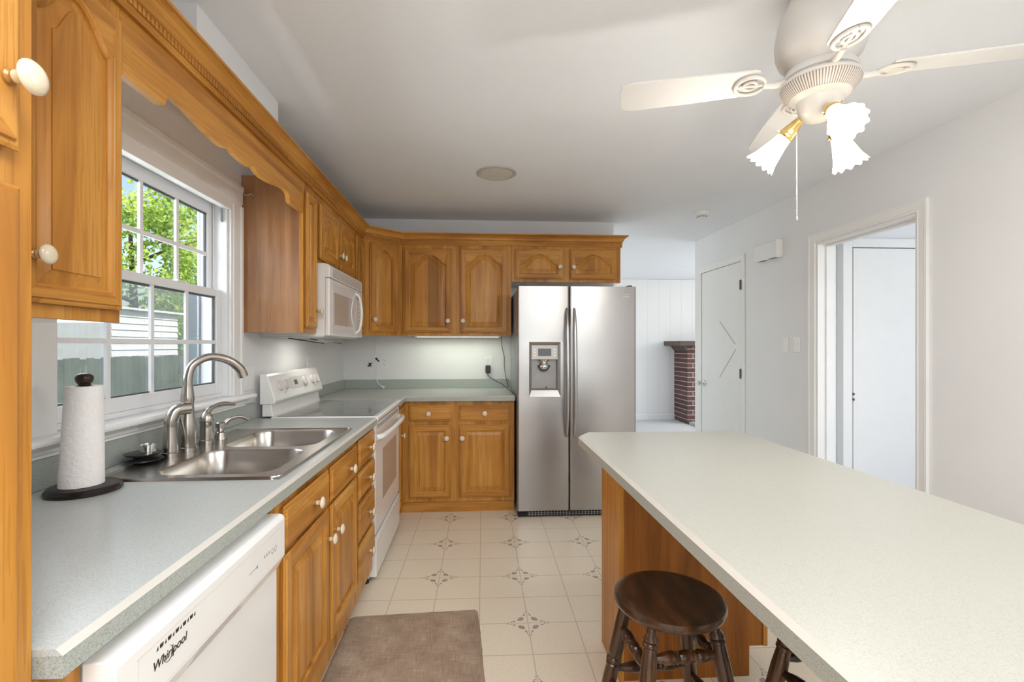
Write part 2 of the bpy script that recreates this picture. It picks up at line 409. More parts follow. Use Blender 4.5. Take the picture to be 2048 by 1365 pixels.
# ------------------------------------------------------------------ cabinet pieces
def knob(parent, p, n, s=1.1):
    o = obj('knob', lathe(B(), [(.0, .0325*s), (.008*s, .0320*s), (.0145*s, .0298*s), (.0178*s, .0266*s), (.0180*s, .0245*s), (.0160*s, .0225*s), (.0105*s, .0205*s), (.008*s, .0185*s), (.0072*s, .0085*s)][::-1], p, n, 22), 'ceramic', parent, smooth=50)
    obj('knob_stem', lathe(B(), [(.0085*s, 0), (.0085*s, .003*s), (.006*s, .005*s), (.006*s, .0095*s)], p, n, 14), 'brass_stem', o, smooth=40)
    return o
def panel_door(parent, P0, R, w, h, rise=0.0, st=.052, top=None, fi=.028, th=.02, name='door', mats=('honey_wood_upright', 'honey_wood_level'), pw=1.0):
    """a raised-panel door; P0 lower corner on the frame, R along its width, seen from R x Z side"""
    R = Vector(R).normalized(); Z = Vector((0,0,1)); N = R.cross(Z); P0 = Vector(P0)
    top = st if top is None else top
    nb, ns, ntp = 6, 6, 34
    xc = w/2
    def shape(m):
        x0, x1, zb = st+m, w-st-m, st+m
        zs = h-top-rise-m; out = []
        def f(x):
            s = min(1, abs(x-xc)/max(x1-xc, 1e-4))
            return rise*(1 - .58*(s/.62)**2 if s < .62 else .42*((1-s)/.38)**1.7)
        zs = max(zs, zb+.004)
        out += [(x0+(x1-x0)*i/nb, zb) for i in range(nb)]
        out += [(x1, zb+(zs-zb)*i/ns) for i in range(ns)]
        out += [(x1+(x0-x1)*i/ntp, zs+f(x1+(x0-x1)*i/ntp)) for i in range(ntp)]
        out += [(x0, zs+(zb-zs)*i/ns) for i in range(ns)]
        return out
    def rect(m):
        x0, x1, z0, z1 = m, w-m, m, h-m; zs = h-top-rise; out = []
        out += [(x0+(x1-x0)*i/nb, z0) for i in range(nb)]
        out += [(x1, z0+(z1-z0)*i/ns) for i in range(ns)]
        out += [(x1+(x0-x1)*i/ntp, z1) for i in range(ntp)]
        out += [(x0, z1+(z0-z1)*i/ns) for i in range(ns)]
        return out
    seq = [(rect(.009), 0), (rect(.008), th-.0125), (rect(0), th-.0095), (rect(0), th-.007), (rect(.0045), th-.0045), (rect(.009), th-.0045), (rect(.011), th),
           (shape(-.014), th), (shape(-.0125), th-.002), (shape(-.007), th-.0035), (shape(-.002), th-.0085), (shape(-.001), th-.0135), (shape(.003), th-.0135), (shape(fi-.0008), th-.0045), (shape(fi), th-.0015)]
    bm = B()
    rv = loft(bm, [[P0 + R*x + Z*z + N*d for x, z in ring] for ring, d in seq], True, True, True)
    for f in bm.faces:
        q = f.calc_center_median() - P0; x = q.dot(R); z = q.z
        if st-.012 < x < w-st+.012 and (z < st-.008 or z > h-top-rise+.004) and q.dot(N) > th-.008: f.material_index = 1
    if rise:
        # keep only the rail above the arch level-grained
        for f in bm.faces:
            if f.material_index == 1:
                q = f.calc_center_median() - P0
                if q.z > h/2 and q.dot(N) < th-.0012: f.material_index = 0
    return obj(name, bm, list(mats), parent, smooth=28)
def slab_front(parent, P0, R, w, h, th=.02, name='drawer'):
    R = Vector(R).normalized(); Z = Vector((0,0,1)); N = R.cross(Z); P0 = Vector(P0)
    rect = lambda m: [(m, m), (w-m, m), (w-m, h-m), (m, h-m)]
    seq = [(rect(.009), 0), (rect(.008), th-.0125), (rect(0), th-.0095), (rect(0), th-.008), (rect(.006), th-.0055), (rect(.011), th-.0055), (rect(.014), th)]
    bm = B(); loft(bm, [[P0 + R*x + Z*z + N*d for x, z in r] for r, d in seq], True, True, True)
    return obj(name, bm, ['honey_wood_level'], parent)
def counter_poly(bm, poly, flags, z0=.8763, z1=.9146, bev=.009):
    """worktop slab; flagged edges get the pale bevel strip and the speckled front"""
    n = len(poly); P = [Vector(p) for p in poly]
    ccw = sum(P[i].x*P[(i+1) % n].y - P[(i+1) % n].x*P[i].y for i in range(n)) > 0
    ins = []
    for i in range(n):
        a, b, c = P[i-1], P[i], P[(i+1) % n]
        d1, d2 = (b-a).normalized(), (c-b).normalized()
        n1 = Vector((-d1.y, d1.x))*(1 if ccw else -1); n2 = Vector((-d2.y, d2.x))*(1 if ccw else -1)
        o1 = bev if flags[i-1] else 0.0; o2 = bev if flags[i] else 0.0
        M = Matrix(((n1.x, n1.y), (n2.x, n2.y)))
        q = M.inverted() @ Vector((o1, o2)) if abs(M.determinant()) > 1e-5 else n1*o1
        ins.append(b + q)
    lo = [bm.verts.new((p.x, p.y, z0)) for p in P]; mid = [bm.verts.new((p.x, p.y, z1-bev)) for p in P]
    up = [bm.verts.new((p.x, p.y, z1)) for p in ins]
    for i in range(n):
        j = (i+1) % n
        bm.faces.new((lo[i], lo[j], mid[j], mid[i])).material_index = 2
        bm.faces.new((mid[i], mid[j], up[j], up[i])).material_index = 1 if flags[i] else 0
    bm.faces.new(up).material_index = 0; bm.faces.new(lo[::-1]).material_index = 2
    bmesh.ops.recalc_face_normals(bm, faces=bm.faces)
    return bm

# ================================================================== THE SETTING
def wall_with_hole(bm, x0, x1, y0, y1, z0, z1, hy0, hy1, hz0, hz1):      # hole in a wall that runs along Y
    box(bm, x0, x1, y0, hy0, z0, z1); box(bm, x0, x1, hy1, y1, z0, z1)
    if hz0 > z0: box(bm, x0, x1, hy0, hy1, z0, hz0)
    if hz1 < z1: box(bm, x0, x1, hy0, hy1, hz1, z1)
    return bm
struct('floor', bx(XL-.1, XR+.1, -2.4, 5.1, -.06, 0), 'floor_vinyl')
struct('floor', bx(0, 6.0, 5.1, 8.3, -.06, .004), 'carpet_pale')
struct('floor', bx(XR+.1, 5.0, 1.2, 3.42, -.06, .004), 'carpet_pale')
struct('ceiling', bx(XL-.14, XR+.12, -2.42, 5.1, CEIL, CEIL+.06), 'ceiling_paint')
struct('ceiling', bx(-.1, 6.0, 5.1, 8.3, CEIL+.003, CEIL+.06), 'ceiling_paint')
struct('ceiling', bx(XR+.12, 5.0, 1.1, 3.5, CEIL, CEIL+.06), 'ceiling_paint')
WY0, WY1, WZ0, WZ1 = 1.40, 2.385, 1.06, 2.015
struct('wall_left', wall_with_hole(B(), XL-.14, XL, -2.42, 4.5, 0, CEIL, WY0, WY1, WZ0, WZ1), 'wall_paint')
struct('wall_back', bx(XL, 1.286, YB, 4.48, 0, CEIL), 'wall_paint')
bm = B()
for a in ((-2.42,2.47,0,CEIL), (2.47,3.254,2.04,CEIL), (3.254,4.207,0,CEIL), (4.207,4.978,2.08,CEIL), (4.978,5.13,0,CEIL)):
    box(bm, XR, XR+.12, *a)
struct('wall_right', bm, 'wall_paint')
bm = B(); box(bm, XL, -1.0, -2.42, -2.3, 0, CEIL); box(bm, 2.3, XR, -2.42, -2.3, 0, CEIL); box(bm, -1.0, 2.3, -2.42, -2.3, 2.36, CEIL); box(bm, -1.0, 2.3, -2.42, -2.3, 0, .88)
struct('wall_rear', bm, 'wall_paint')
# living room beyond the fridge
struct('wall_far', bx(-.1, 6.0, 8.12, 8.22, 0, CEIL), 'panelling')
struct('wall_left', wall_with_hole(B(), -.1, 0, 4.48, 8.12, 0, CEIL, 5.3, 7.5, .7, 2.3), 'wall_paint')
struct('wall_right', wall_with_hole(B(), 5.0, 5.1, 5.1, 8.12, 0, CEIL, 5.3, 7.3, .6, 2.4), 'wall_paint')
struct('wall_near', bx(XR+.12, 5.1, 5.0, 5.1, 0, CEIL), 'wall_paint')
bm = B(); prism(bm, [(8.12, .004), (8.105, .004), (8.105, .085), (8.112, .10), (8.12, .10)], 'x', 0, 3.5)
struct('baseboard_far', bm, 'trim_paint')
bm = B()
for y0, y1 in ((-2.3, 2.40), (3.32, 4.13)): prism(bm, [(XR, .0), (XR-.013, .0), (XR-.013, .075), (XR-.006, .09), (XR, .09)], 'y', y0, y1)
struct('baseboard_right', bm, 'trim_paint')
# hall behind the right-hand doorway
struct('wall_hall', bx(2.552, 5.0, 3.42, 3.52, 0, CEIL), 'wall_paint')
bm = B(); box(bm, 2.552, 2.70, 1.1, 1.2, 0, CEIL); box(bm, 4.1, 5.0, 1.1, 1.2, 0, CEIL); box(bm, 2.7, 4.1, 1.1, 1.2, 0, .7); box(bm, 2.7, 4.1, 1.1, 1.2, 2.3, CEIL)
struct('wall_hall', bm, 'wall_paint')
struct('wall_hall', bx(5.0, 5.1, 1.1, 3.52, 0, CEIL), 'wall_paint')
# hall door, white, in its frame, standing square to the doorway
d = struct('door_1', bx(2.790, 3.55, 3.345, 3.385, .012, 2.026), 'door_paint', bev=.002)
for z in (.945, .905): obj('latch_bore', lathe(B(), [(.008, 0), (.008, .002)], (2.7885, 3.352, z), (-1,0,0), 10), 'ink', d)
for z in (.945, .905): obj('latch_plate', bx(2.7905, 2.797, 3.3435, 3.345, z-.009, z+.009), 'ink', d)
bm = B(); box(bm, 2.715, 2.786, 3.35, 3.42, 0.004, 2.10); box(bm, 3.556, 3.63, 3.35, 3.42, .004, 2.10); box(bm, 2.786, 3.556, 3.35, 3.42, 2.034, 2.10)
struct('trim_1', bm, 'trim_paint', bev=.004)
bm = B(); 
for k in range(4): box(bm, 2.56, 5.0, 3.405-.012*k, 3.42, 2.36+.022*k, 2.38+.022*k)
struct('trim_2', bm, 'trim_paint')
# doorway jamb, stops and moulded casing on the right wall
def casing(name, y0, y1, top, w, sides='lrt', t=.018):
    bm = B()
    prof = [(0, t*.55), (w*.12, t*.75), (w*.2, t*.6), (w*.72, t*.8), (w*.8, t), (w, t)]       # inside edge to outer edge
    def rail(p0, p1, out):                               # sweep of the profile between two mitred ends
        rings = []
        for base, dirs in (p0, p1):
            r = [(XR-.0005, base[0]+dirs[0]*0, base[1]+dirs[1]*0)]
            r += [(XR-h, base[0]+dirs[0]*a, base[1]+dirs[1]*a) for a, h in prof]
            r += [(XR-.0005, base[0]+dirs[0]*w, base[1]+dirs[1]*w)]
            rings.append(r)
        loft(bm, rings, True, True, True)
    if 'r' in sides: rail(((y0, 0), (-1, 0)), ((y0, top), (-1, 1)), None)
    if 'l' in sides: rail(((y1, 0), (1, 0)), ((y1, top), (1, 1)), None)
    rail(((y0, top), (-1, 1)), ((y1, top), (1, 1)), None)
    return struct(name, bm, 'trim_paint')
casing('trim_3', 2.470, 3.254, 2.040, .064)
bm = B()
box(bm, XR-.001, 2.553, 3.236, 3.2545, 0, 2.04); box(bm, XR-.001, 2.553, 2.4695, 2.487, 0, 2.04); box(bm, XR-.001, 2.553, 2.487, 3.236, 2.022, 2.0405)
box(bm, 2.487, 2.52, 3.222, 3.236, 0, 2.022); box(bm, 2.487, 2.52, 2.487, 2.501, 0, 2.022); box(bm, 2.487, 2.52, 2.501, 3.222, 2.008, 2.022)
struct('trim_4', bm, 'trim_paint', bev=.002)
bm = B(); box(bm, 2.5535, 2.571, 3.24, 3.318, 0.004, 2.11); box(bm, 2.5535, 2.571, 2.405, 2.483, .004, 2.11); box(bm, 2.5535, 2.571, 2.483, 3.24, 2.03, 2.11)
struct('trim_5', bm, 'trim_paint', bev=.004)
casing('trim_6', 4.207, 4.978, 2.080, .058, t=.014)
# the closet door with its shallow chevron, flush in the right wall
d = struct('door_2', bx(XR+.002, XR+.037, 4.211, 4.974, .012, 2.076), 'door_paint', bev=.0015)
def groove(y0, z0, y1, z1):
    bm = B(); a = Vector((0, y1-y0, z1-z0)); n = Vector((0, -a.z, a.y)).normalized()*.0035
    P = [Vector((XR+.0014, y0, z0))-n, Vector((XR+.0014, y1, z1))-n, Vector((XR+.0014, y1, z1))+n, Vector((XR+.0014, y0, z0))+n]
    loft(bm, [P, [p+Vector((.002,0,0)) for p in P]], True, True, True); return bm
obj('panel_groove', groove(4.60, 1.545, 4.315, 1.315), 'groove_grey', d)
obj('panel_groove', groove(4.305, 1.268, 4.60, .985), 'groove_grey', d)
kb = obj('door_knob', lathe(B(), [(.031, 0), (.031, .004), (.026, .010), (.012, .014), (.010, .034), (.016, .040), (.027, .050), (.029, .060), (.024, .068), (.0, .071)], (XR+.0015, 4.925, .905), (-1,0,0), 24), 'chrome', d, smooth=40)
for z in (1.80, .985):
    obj('hinge', bx(XR-.0165, XR-.0145, 4.190, 4.212, z-.045+.06, z+.045+.06), 'hinge_dark', d)

# white boxed-in duct on the ceiling above the window cabinets
struct('trim_7', bx(XL, -.932, 1.646, 2.30, 2.26, CEIL), 'wall_paint')

# ------------------------------------------------------------------ the window over the sink
win = bpy.data.objects.new('window_1', None); COL.objects.link(win); win['kind'] = 'structure'; win.location = (XL, 1.89, 1.06)
bm = B()                                    # vinyl frame lining the opening
box(bm, -1.333, -1.196, WY0, WY0+.028, WZ0, WZ1); box(bm, -1.333, -1.196, WY1-.028, WY1, WZ0, WZ1)
box(bm, -1.333, -1.196, WY0+.028, WY1-.028, WZ1-.030, WZ1); box(bm, -1.333, -1.217, WY0+.028, WY1-.028, WZ0, WZ0+.018)
box(bm, -1.258, -1.252, WY1-.036, WY1-.028, WZ0+.018, WZ1-.03); box(bm, -1.258, -1.252, WY0+.028, WY0+.036, WZ0+.018, WZ1-.03)
obj('window_frame', bm, 'vinyl_white', win, bev=.002)
def sash(name, x0, x1, y0, y1, z0, z1, gy0, gy1, gz0, gz1, mys, mz):
    bm = B(); box(bm, x0, x1, y0, gy0, z0, z1); box(bm, x0, x1, gy1, y1, z0, z1); box(bm, x0, x1, gy0, gy1, z0, gz0); box(bm, x0, x1, gy0, gy1, gz1, z1)
    s = obj(name, bm, 'vinyl_white', win, bev=.003)
    xm = (x0+x1)/2
    bm = B()
    for a in ((gy0, gy0+.006, gz0, gz1), (gy1-.010, gy1, gz0, gz1), (gy0, gy1, gz0, gz0+.006), (gy0, gy1, gz1-.008, gz1)): box(bm, xm-.004, xm+.004, *a)
    obj('glazing_bead', bm, 'window_glass_rim', s)
    bm = B()
    for my in mys: box(bm, xm+.001, xm+.011, my-.0085, my+.0085, gz0, gz1)
    box(bm, xm+.0012, xm+.0108, gy0, gy1, mz-.0085, mz+.0085)
    obj('muntin', bm, 'vinyl_white', s)
    obj('pane', bx(xm-.003, xm, gy0, gy1, gz0, gz1), 'window_pane', s); return s
MY = (1.661, 1.877, 2.094)
up = sash('upper_sash', -1.290, -1.262, 1.430, 2.355, 1.538, 1.985, 1.457, 2.317, 1.570, 1.932, MY, 1.737)
lo = sash('lower_sash', -1.250, -1.222, 1.430, 2.355, 1.078, 1.572, 1.452, 2.318, 1.128, 1.537, MY, 1.322)
for y in (1.62, 2.06):
    bm = B(); box(bm, -1.247, -1.224, y-.030, y+.030, 1.5725, 1.579); obj('sash_lock', bm, 'vinyl_white', lo, bev=.002)
bm = B(); box(bm, -1.324, -1.318, WY1-.040, WY1-.028, 1.08, 1.98); obj('screen_track', bm, 'screen_track', win)
obj('insect_screen', bx(-1.3145, -1.3140, 1.430, 2.355, 1.08, 1.56), 'insect_mesh', win)
bm = B(); box(bm, -1.218, -1.214, 2.341, 2.357, 1.90, 1.965); obj('sash_clip', bm, 'screen_track', win)
def bead_board(bm, axis, a0, a1, prof): prism(bm, prof, axis, a0, a1)
bm = B()                                     # moulded casing: right, left, head
cp = lambda y, s: [(XL, y), (XL+.012, y), (XL+.012, y+s*.012), (XL+.017, y+s*.016), (XL+.017, y+s*.075), (XL+.022, y+s*.082), (XL+.022, y+s*.100), (XL, y+s*.100)]
prism(bm, cp(2.372, 1), 'z', 1.0595, 2.0015); prism(bm, cp(1.412, -1), 'z', 1.0595, 2.0015)
hp = [(XL, 2.002), (XL+.012, 2.002), (XL+.012, 2.014), (XL+.017, 2.018), (XL+.017, 2.078), (XL+.022, 2.085), (XL+.022, 2.104), (XL, 2.104)]
prism(bm, hp, 'y', 1.310, 2.474); obj('casing', bm, 'trim_paint', win)
bm = B(); box(bm, -1.216, XL+.011, WY0+.001, WY1-.001, 1.965, 2.0145); box(bm, -1.196, XL+.011, WY1-.016, WY1-.001, 1.06, 1.965); box(bm, -1.196, XL+.011, WY0+.001, WY0+.016, 1.06, 1.965)
obj('inner_stop', bm, 'trim_paint', win, bev=.002)
bm = B(); prism(bm, [(-1.216, 1.036), (-1.139, 1.036), (-1.133, 1.041), (-1.132, 1.048), (-1.137, 1.056), (-1.145, 1.059), (-1.216, 1.059)], 'y', 1.265, 2.535)
obj('window_sill', bm, 'trim_paint', win, smooth=25)
bm = B(); prism(bm, [(XL, 1.0015), (-1.170, 1.0015), (-1.172, 1.008), (-1.166, 1.013), (-1.166, 1.022), (-1.156, 1.030), (-1.150, 1.0355), (XL, 1.0355)], 'y', 1.300, 2.490)
obj('apron', bm, 'trim_paint', win)
br = obj('rod_bracket', tube(B(), smooth_path([(-1.170, 2.468, 2.070), (-1.150, 2.470, 2.066), (-1.135, 2.474, 2.074), (-1.122, 2.474, 2.062)], 5), .0035, 8), 'screw_grey', win, smooth=40)

# ------------------------------------------------------------------ the garden beyond it
struct('ground', bx(-40, -1.4, -20, 50, -.75, -.7), 'lawn')
bm = B(); rr = random.Random(3); y = -3.0
while y < 24:
    wdt = .135; box(bm, -6.02, -6.0, y, y+wdt, -.7, 1.10+rr.uniform(-.015, .015)); y += wdt+.006
for z in (-.3, .75): box(bm, -6.07, -6.02, -3, 24, z, z+.09)
f = tag(obj('fence', bm, 'fence_wood', loc=(-6, 8, -.7)), 'weathered grey green board fence along the garden outside the window', 'fence')
for k, (x, y, h0, w, lab) in enumerate(((-1.955, 2.105, .0, .075, 'grey porch post outside the window at its near end'), (-1.72, 3.02, .0, .085, 'grey porch post outside the window at its far end'))):
    bm = B(); box(bm, x-w/2, x+w/2, y-w/2, y+w/2, -.7, 2.9 if k == 0 else 1.62); box(bm, x-w/2-.012, x+w/2+.012, y-w/2-.012, y+w/2+.012, -.7, -.55)
    tag(obj('porch_post', bm, 'post_paint', bev=.006, loc=(x, y, -.7)), lab, 'post')
sh = thing('garden_shed', 'low white sided garden shed behind the fence', 'shed', (-6.8, 9.55, -.7))
bm = B()
for k in range(22): prism(bm, [(-6.32, -.7+.12*k), (-6.30, -.7+.12*k), (-6.32, -.58+.12*k)], 'y', 8.62, 10.45)
box(bm, -7.3, -6.32, 8.62, 10.45, -.7, 1.94); obj('walls', bm, 'shed_siding', sh)
bm = B(); prism(bm, [(-7.4, 2.05), (-6.2, 1.945), (-6.2, 1.985), (-7.4, 2.09)], 'y', 8.5, 10.55); obj('roof', bm, 'shed_siding', sh)
def tree(x, y, hgt, rad, label, n=5200, seed=1):
    t = thing('garden_tree', label, 'tree', (x, y, -.7), 'trees beyond the fence'); r = random.Random(seed)
    bm = B(); tube(bm, smooth_path([(x, y, -.7), (x+.1, y+.05, hgt*.3), (x-.05, y+.1, hgt*.75)], 6), interp([.17, .12, .04], 13), 10)
    for k in range(6):
        a = k*1.05+seed; z = hgt*(.25+.08*k)
        tube(bm, smooth_path([(x+.05, y, z), (x+math.cos(a)*rad*.4, y+math.sin(a)*rad*.4, z+.4), (x+math.cos(a)*rad*.8, y+math.sin(a)*rad*.8, z+.7)], 4), interp([.06, .035, .012], 9), 6)
    obj('trunk', bm, 'bark', t, smooth=60)
    vs_, fs = [], []
    blobs = []
    for k in range(64):
        a, e = r.uniform(0, 2*PI), r.uniform(-1, 1); q = r.uniform(.25, 1)**.5
        blobs.append((x+math.cos(a)*rad*q*math.sqrt(1-e*e*.8), y+math.sin(a)*rad*q*math.sqrt(1-e*e*.8), hgt*.56+e*hgt*.44*q, rad*r.uniform(.16, .34)))
    for k in range(n):
        bxx, byy, bzz, br_ = r.choice(blobs)
        d_ = Vector((r.gauss(0,1), r.gauss(0,1), r.gauss(0,.8))).normalized()*br_*r.uniform(.5, 1.05)
        c = Vector((bxx, byy, bzz)) + d_; s = r.uniform(.045, .095)
        u = Vector((r.gauss(0,1), r.gauss(0,1), r.gauss(0,1))).normalized(); v = u.cross(Vector((r.gauss(0,1), r.gauss(0,1), r.gauss(0,1)))).normalized()
        i = len(vs_); vs_ += [c-u*s, c+v*s*.55+u*s*.1, c+u*s, c-v*s*.55+u*s*.1]; fs.append((i, i+1, i+2, i+3))
    me = bpy.data.meshes.new('foliage'); me.from_pydata([tuple(q - Vector((x, y, -.7))) for q in vs_], [], fs); me.materials.append(MATS['leaf'])
    o = bpy.data.objects.new('foliage', me); COL.objects.link(o); o.parent = t
tree(-10.6, 8.4, 5.8, 2.3, 'leafy tree beyond the fence, filling the near half of the window', 16000, 1)
tree(-9.7, 13.9, 6.2, 2.5, 'leafy tree beyond the fence, behind the far half of the window', 15000, 2)
tree(-9.5, 19.8, 6.4, 2.5, 'leafy tree at the far end of the fence', 8000, 3)
tree(-15.8, 10.6, 8.2, 2.8, 'distant taller leafy tree behind the near garden tree', 9000, 5)
tree(-15.8, 17.2, 8.2, 2.8, 'distant taller leafy tree behind the far garden trees', 9000, 6)

# ================================================================== WALL CABINETS
XF = -.885                                    # face frames of the window-wall cabinets
def cabinet(name, label, base, body, frame, body_mat='veneer_side', group=None):
    t = thing(name, label, 'cabinet', base, group)
    obj('carcass', body, body_mat, t, bev=.001)
    obj('face_frame', frame, 'honey_wood_upright', t, bev=.0012)
    return t
def left_upper(label, y0, y1, z0, z1, doors, name='wall_cabinet'):
    t = cabinet(name, label, (XL, (y0+y1)/2, z0), bx(XL+.001, XF-.0185, y0+.0006, y1-.0006, z0, z1), bx(XF-.0185, XF, y0+.0004, y1-.0004, z0, z1))
    for (a, b, c, d, ky, kz, rise, st, fi) in doors:
        dr = panel_door(t, (XF+.0004, a, c), (0,1,0), b-a, d-c, rise, st, fi=fi)
        if ky: knob(dr, (XF+.0205, ky, kz), (1,0,0))
    return t
left_upper('honey wood wall cabinet with an arched door beside the tall cabinet, left of the window', .66, 1.236, 1.364, 2.175,
           [(.672, .942, 1.394, 2.105, 0, 0, .075, .045, .026), (.955, 1.224, 1.394, 2.105, .982, 1.487, .075, .045, .026)])
left_upper('narrow honey wood wall cabinet whose big side panel faces the window', 2.492, 2.690, 1.372, 2.175, [(2.502, 2.662, 1.400, 2.104, 2.642, 1.492, 0, .040, .018)])
left_upper('short two-door honey wood cabinet above the white microwave', 2.690, 3.500, 1.768, 2.175,
           [(2.712, 3.085, 1.792, 2.106, 3.062, 1.872, .085, .062, .022), (3.112, 3.486, 1.792, 2.106, 3.136, 1.872, .085, .062, .022)])
left_upper('narrow honey wood wall cabinet squeezed between the microwave and the corner cabinet', 3.500, 3.790, 1.386, 2.175, [(3.525, 3.770, 1.412, 2.118, 0, 0, .06, .048, .022)])
# diagonal corner cabinet
YU = 4.03
cA, cB = Vector((XF, 3.790, 0)), Vector((-.612, YU, 0)); R = (cB-cA).normalized(); N = R.cross(Vector((0,0,1)))
bm = B(); iA, iB = cA - N*.0185, cB - N*.0185
prism(bm, [(XL+.001, 3.7906), (XF-.012, 3.7906), (iA.x+.006, iA.y+.006), (iB.x-.002, iB.y-.002), (-.6126, YB-.001), (XL+.001, YB-.001)], 'z', 1.388, 2.175)
fr = B(); pts = [cA + R*.0006, cB - R*.0006, cB - R*.0006 - N*.0185, cA + R*.012 - N*.0185]; prism(fr, [(p.x, p.y) for p in pts], 'z', 1.388, 2.175)
t = cabinet('corner_cabinet', 'diagonal honey wood wall cabinet in the corner with a tall slim arched door', (-.95, 4.1, 1.388), bm, fr)
P = cA + R*.052 + N*.0004; dr = panel_door(t, (P.x, P.y, 1.414), R, .262, .716, .055, .058, fi=.020)
P = cA + R*.082 + N*.0205; knob(dr, (P.x, P.y, 1.512), N)
# back wall
def back_upper(label, x0, x1, z0, z1, doors, dark=None):
    t = cabinet('wall_cabinet', label, ((x0+x1)/2, YB, z0), bx(x0+.0006, x1-.0006, YU+.0185, YB-.001, z0, z1), bx(x0+.0004, x1-.0004, YU, YU+.0185, z0, z1))
    for k, (a, b, c, d, kx, kz, rise, st, fi) in enumerate(doors):
        dr = panel_door(t, (a, YU-.0004, c), (1,0,0), b-a, d-c, rise, st, fi=fi)
        knob(dr, (kx, YU-.0205, kz), (0,-1,0))
    return t
t = back_upper('two-door honey wood wall cabinet over the back counter, one door with a dark plank', -.6115, .303, 1.392, 2.175,
           [(-.600, -.203, 1.411, 2.120, -.232, 1.511, .085, .056, .036), (-.132, .270, 1.411, 2.120, -.106, 1.511, .085, .056, .036)])
bpy.data.materials['honey_wood_dark_plank']
back_upper('short two-door honey wood cabinet above the steel refrigerator', .303, 1.250, 1.845, 2.175,
           [(.333, .744, 1.872, 2.126, .716, 1.972, .085, .052, .030), (.805, 1.212, 1.872, 2.126, .833, 1.972, .085, .052, .030)])
# a darker centre plank in the first back door
for o in t.children:
    if o.name.startswith('door'):
        o.data.materials[0] = MATS['honey_wood_dark_plank']; break

# scalloped valance over the window
vy = 1.864; half = [(.6275,1.988),(.470,1.988),(.458,1.993),(.450,2.006),(.444,2.022),(.432,2.031),(.40,2.034),(.35,2.030),(.28,2.017),(.22,2.008),(.16,2.005),(.115,2.011),(.092,2.022),(.083,2.023),(.070,2.013),(.04,2.009),(.0,2.008)]
pl = [(vy-d_, z) for d_, z in half] + [(vy+d_, z) for d_, z in half[::-1][1:]]
bm = B(); n = len(pl)
fa = [(XF-.02, y, z) for y, z in pl]; fb = [(XF, y, z) for y, z in pl]
ta = [(XF-.02, y, 2.175) for y, z in pl]; tb = [(XF, y, 2.175) for y, z in pl]
loft(bm, [fa, fb, tb, ta, fa], False)
bmesh.ops.remove_doubles(bm, verts=bm.verts, dist=1e-5)
bmesh.ops.holes_fill(bm, edges=bm.edges)
tag(obj('valance', bm, 'honey_wood_level', loc=(XF, vy, 2.0)), 'scalloped honey wood valance board above the sink window', 'valance')

# crown with its row of dentils, mitred round the corners
def sweep(bm, path, prof, mi=0):
    n = len(path); P = [Vector(p) for p in path]; rings = []
    for i, p in enumerate(P):
        d1 = (P[i]-P[i-1]).normalized() if i else None; d2 = (P[i+1]-P[i]).normalized() if i < n-1 else None
        n1 = Vector((d1.y, -d1.x)) if d1 else None; n2 = Vector((d2.y, -d2.x)) if d2 else None
        if n1 is None: m = n2
        elif n2 is None: m = n1
        else: m = (n1+n2)/(1+n1.dot(n2))
        rings.append([(p.x+m.x*o_, p.y+m.y*o_, z) for o_, z in prof])
    loft(bm, rings, True, True, True, mi)
path = [(XF, .66), (XF, 3.790), (-.612, YU), (1.250, YU), (1.250, YB-.002)]
bm = B()
sweep(bm, path, [(.0005,2.150),(.011,2.150),(.014,2.156),(.010,2.163),(.012,2.168),(.012,2.192),(.020,2.196),(.020,2.200),(.024,2.212),(.034,2.226),(.048,2.234),(.055,2.236),(.055,2.246),(.0005,2.246)])
for a, b in zip(path, path[1:]):
    a, b = Vector(a), Vector(b); d_ = b-a; L = d_.length; d_.normalize(); nn = Vector((d_.y, -d_.x)); k = int(L/.0165)
    for i in range(k):
        s = (i+.5)*L/k; c = a + d_*s
        q = [c - d_*.0056 + nn*.0115, c + d_*.0056 + nn*.0115, c + d_*.0056 + nn*.0175, c - d_*.0056 + nn*.0175]
        prism(bm, [(p.x, p.y) for p in q], 'z', 2.171, 2.1915)
tag(obj('crown_moulding', bm, 'honey_wood_level', loc=(XF, 2.2, 2.15)), 'honey wood crown moulding with dentils running along the top of the wall cabinets', 'moulding')

# ------------------------------------------------------------------ tall cabinet at the near end
t = thing('tall_cabinet', 'tall honey wood cabinet at the near end of the sink counter', 'cabinet', (XL, .2, 0))
obj('carcass', bx(XL+.001, -.590, -.15, .6455, .10, 2.175), 'veneer_side', t, bev=.001)
obj('face_frame', bx(-.590, -.570, -.15, .6455, .10, 2.175), 'honey_wood_upright', t, bev=.0015)
obj('toe_kick', bx(XL+.001, -.645, -.15, .6455, 0, .10), 'honey_wood_level', t)
obj('filler_panel', bx(XL+.001, -.566, .6470, .7145, 0, .8755), 'honey_wood_upright', t)
dr = panel_door(t, (-.5696, .24, 1.545), (0,1,0), .374, .575, .07, .05); knob(dr, (-.5495, .592, 1.625), (1,0,0), 1.1)
dr = panel_door(t, (-.5696, .24, .13), (0,1,0), .374, 1.372, 0, .05)

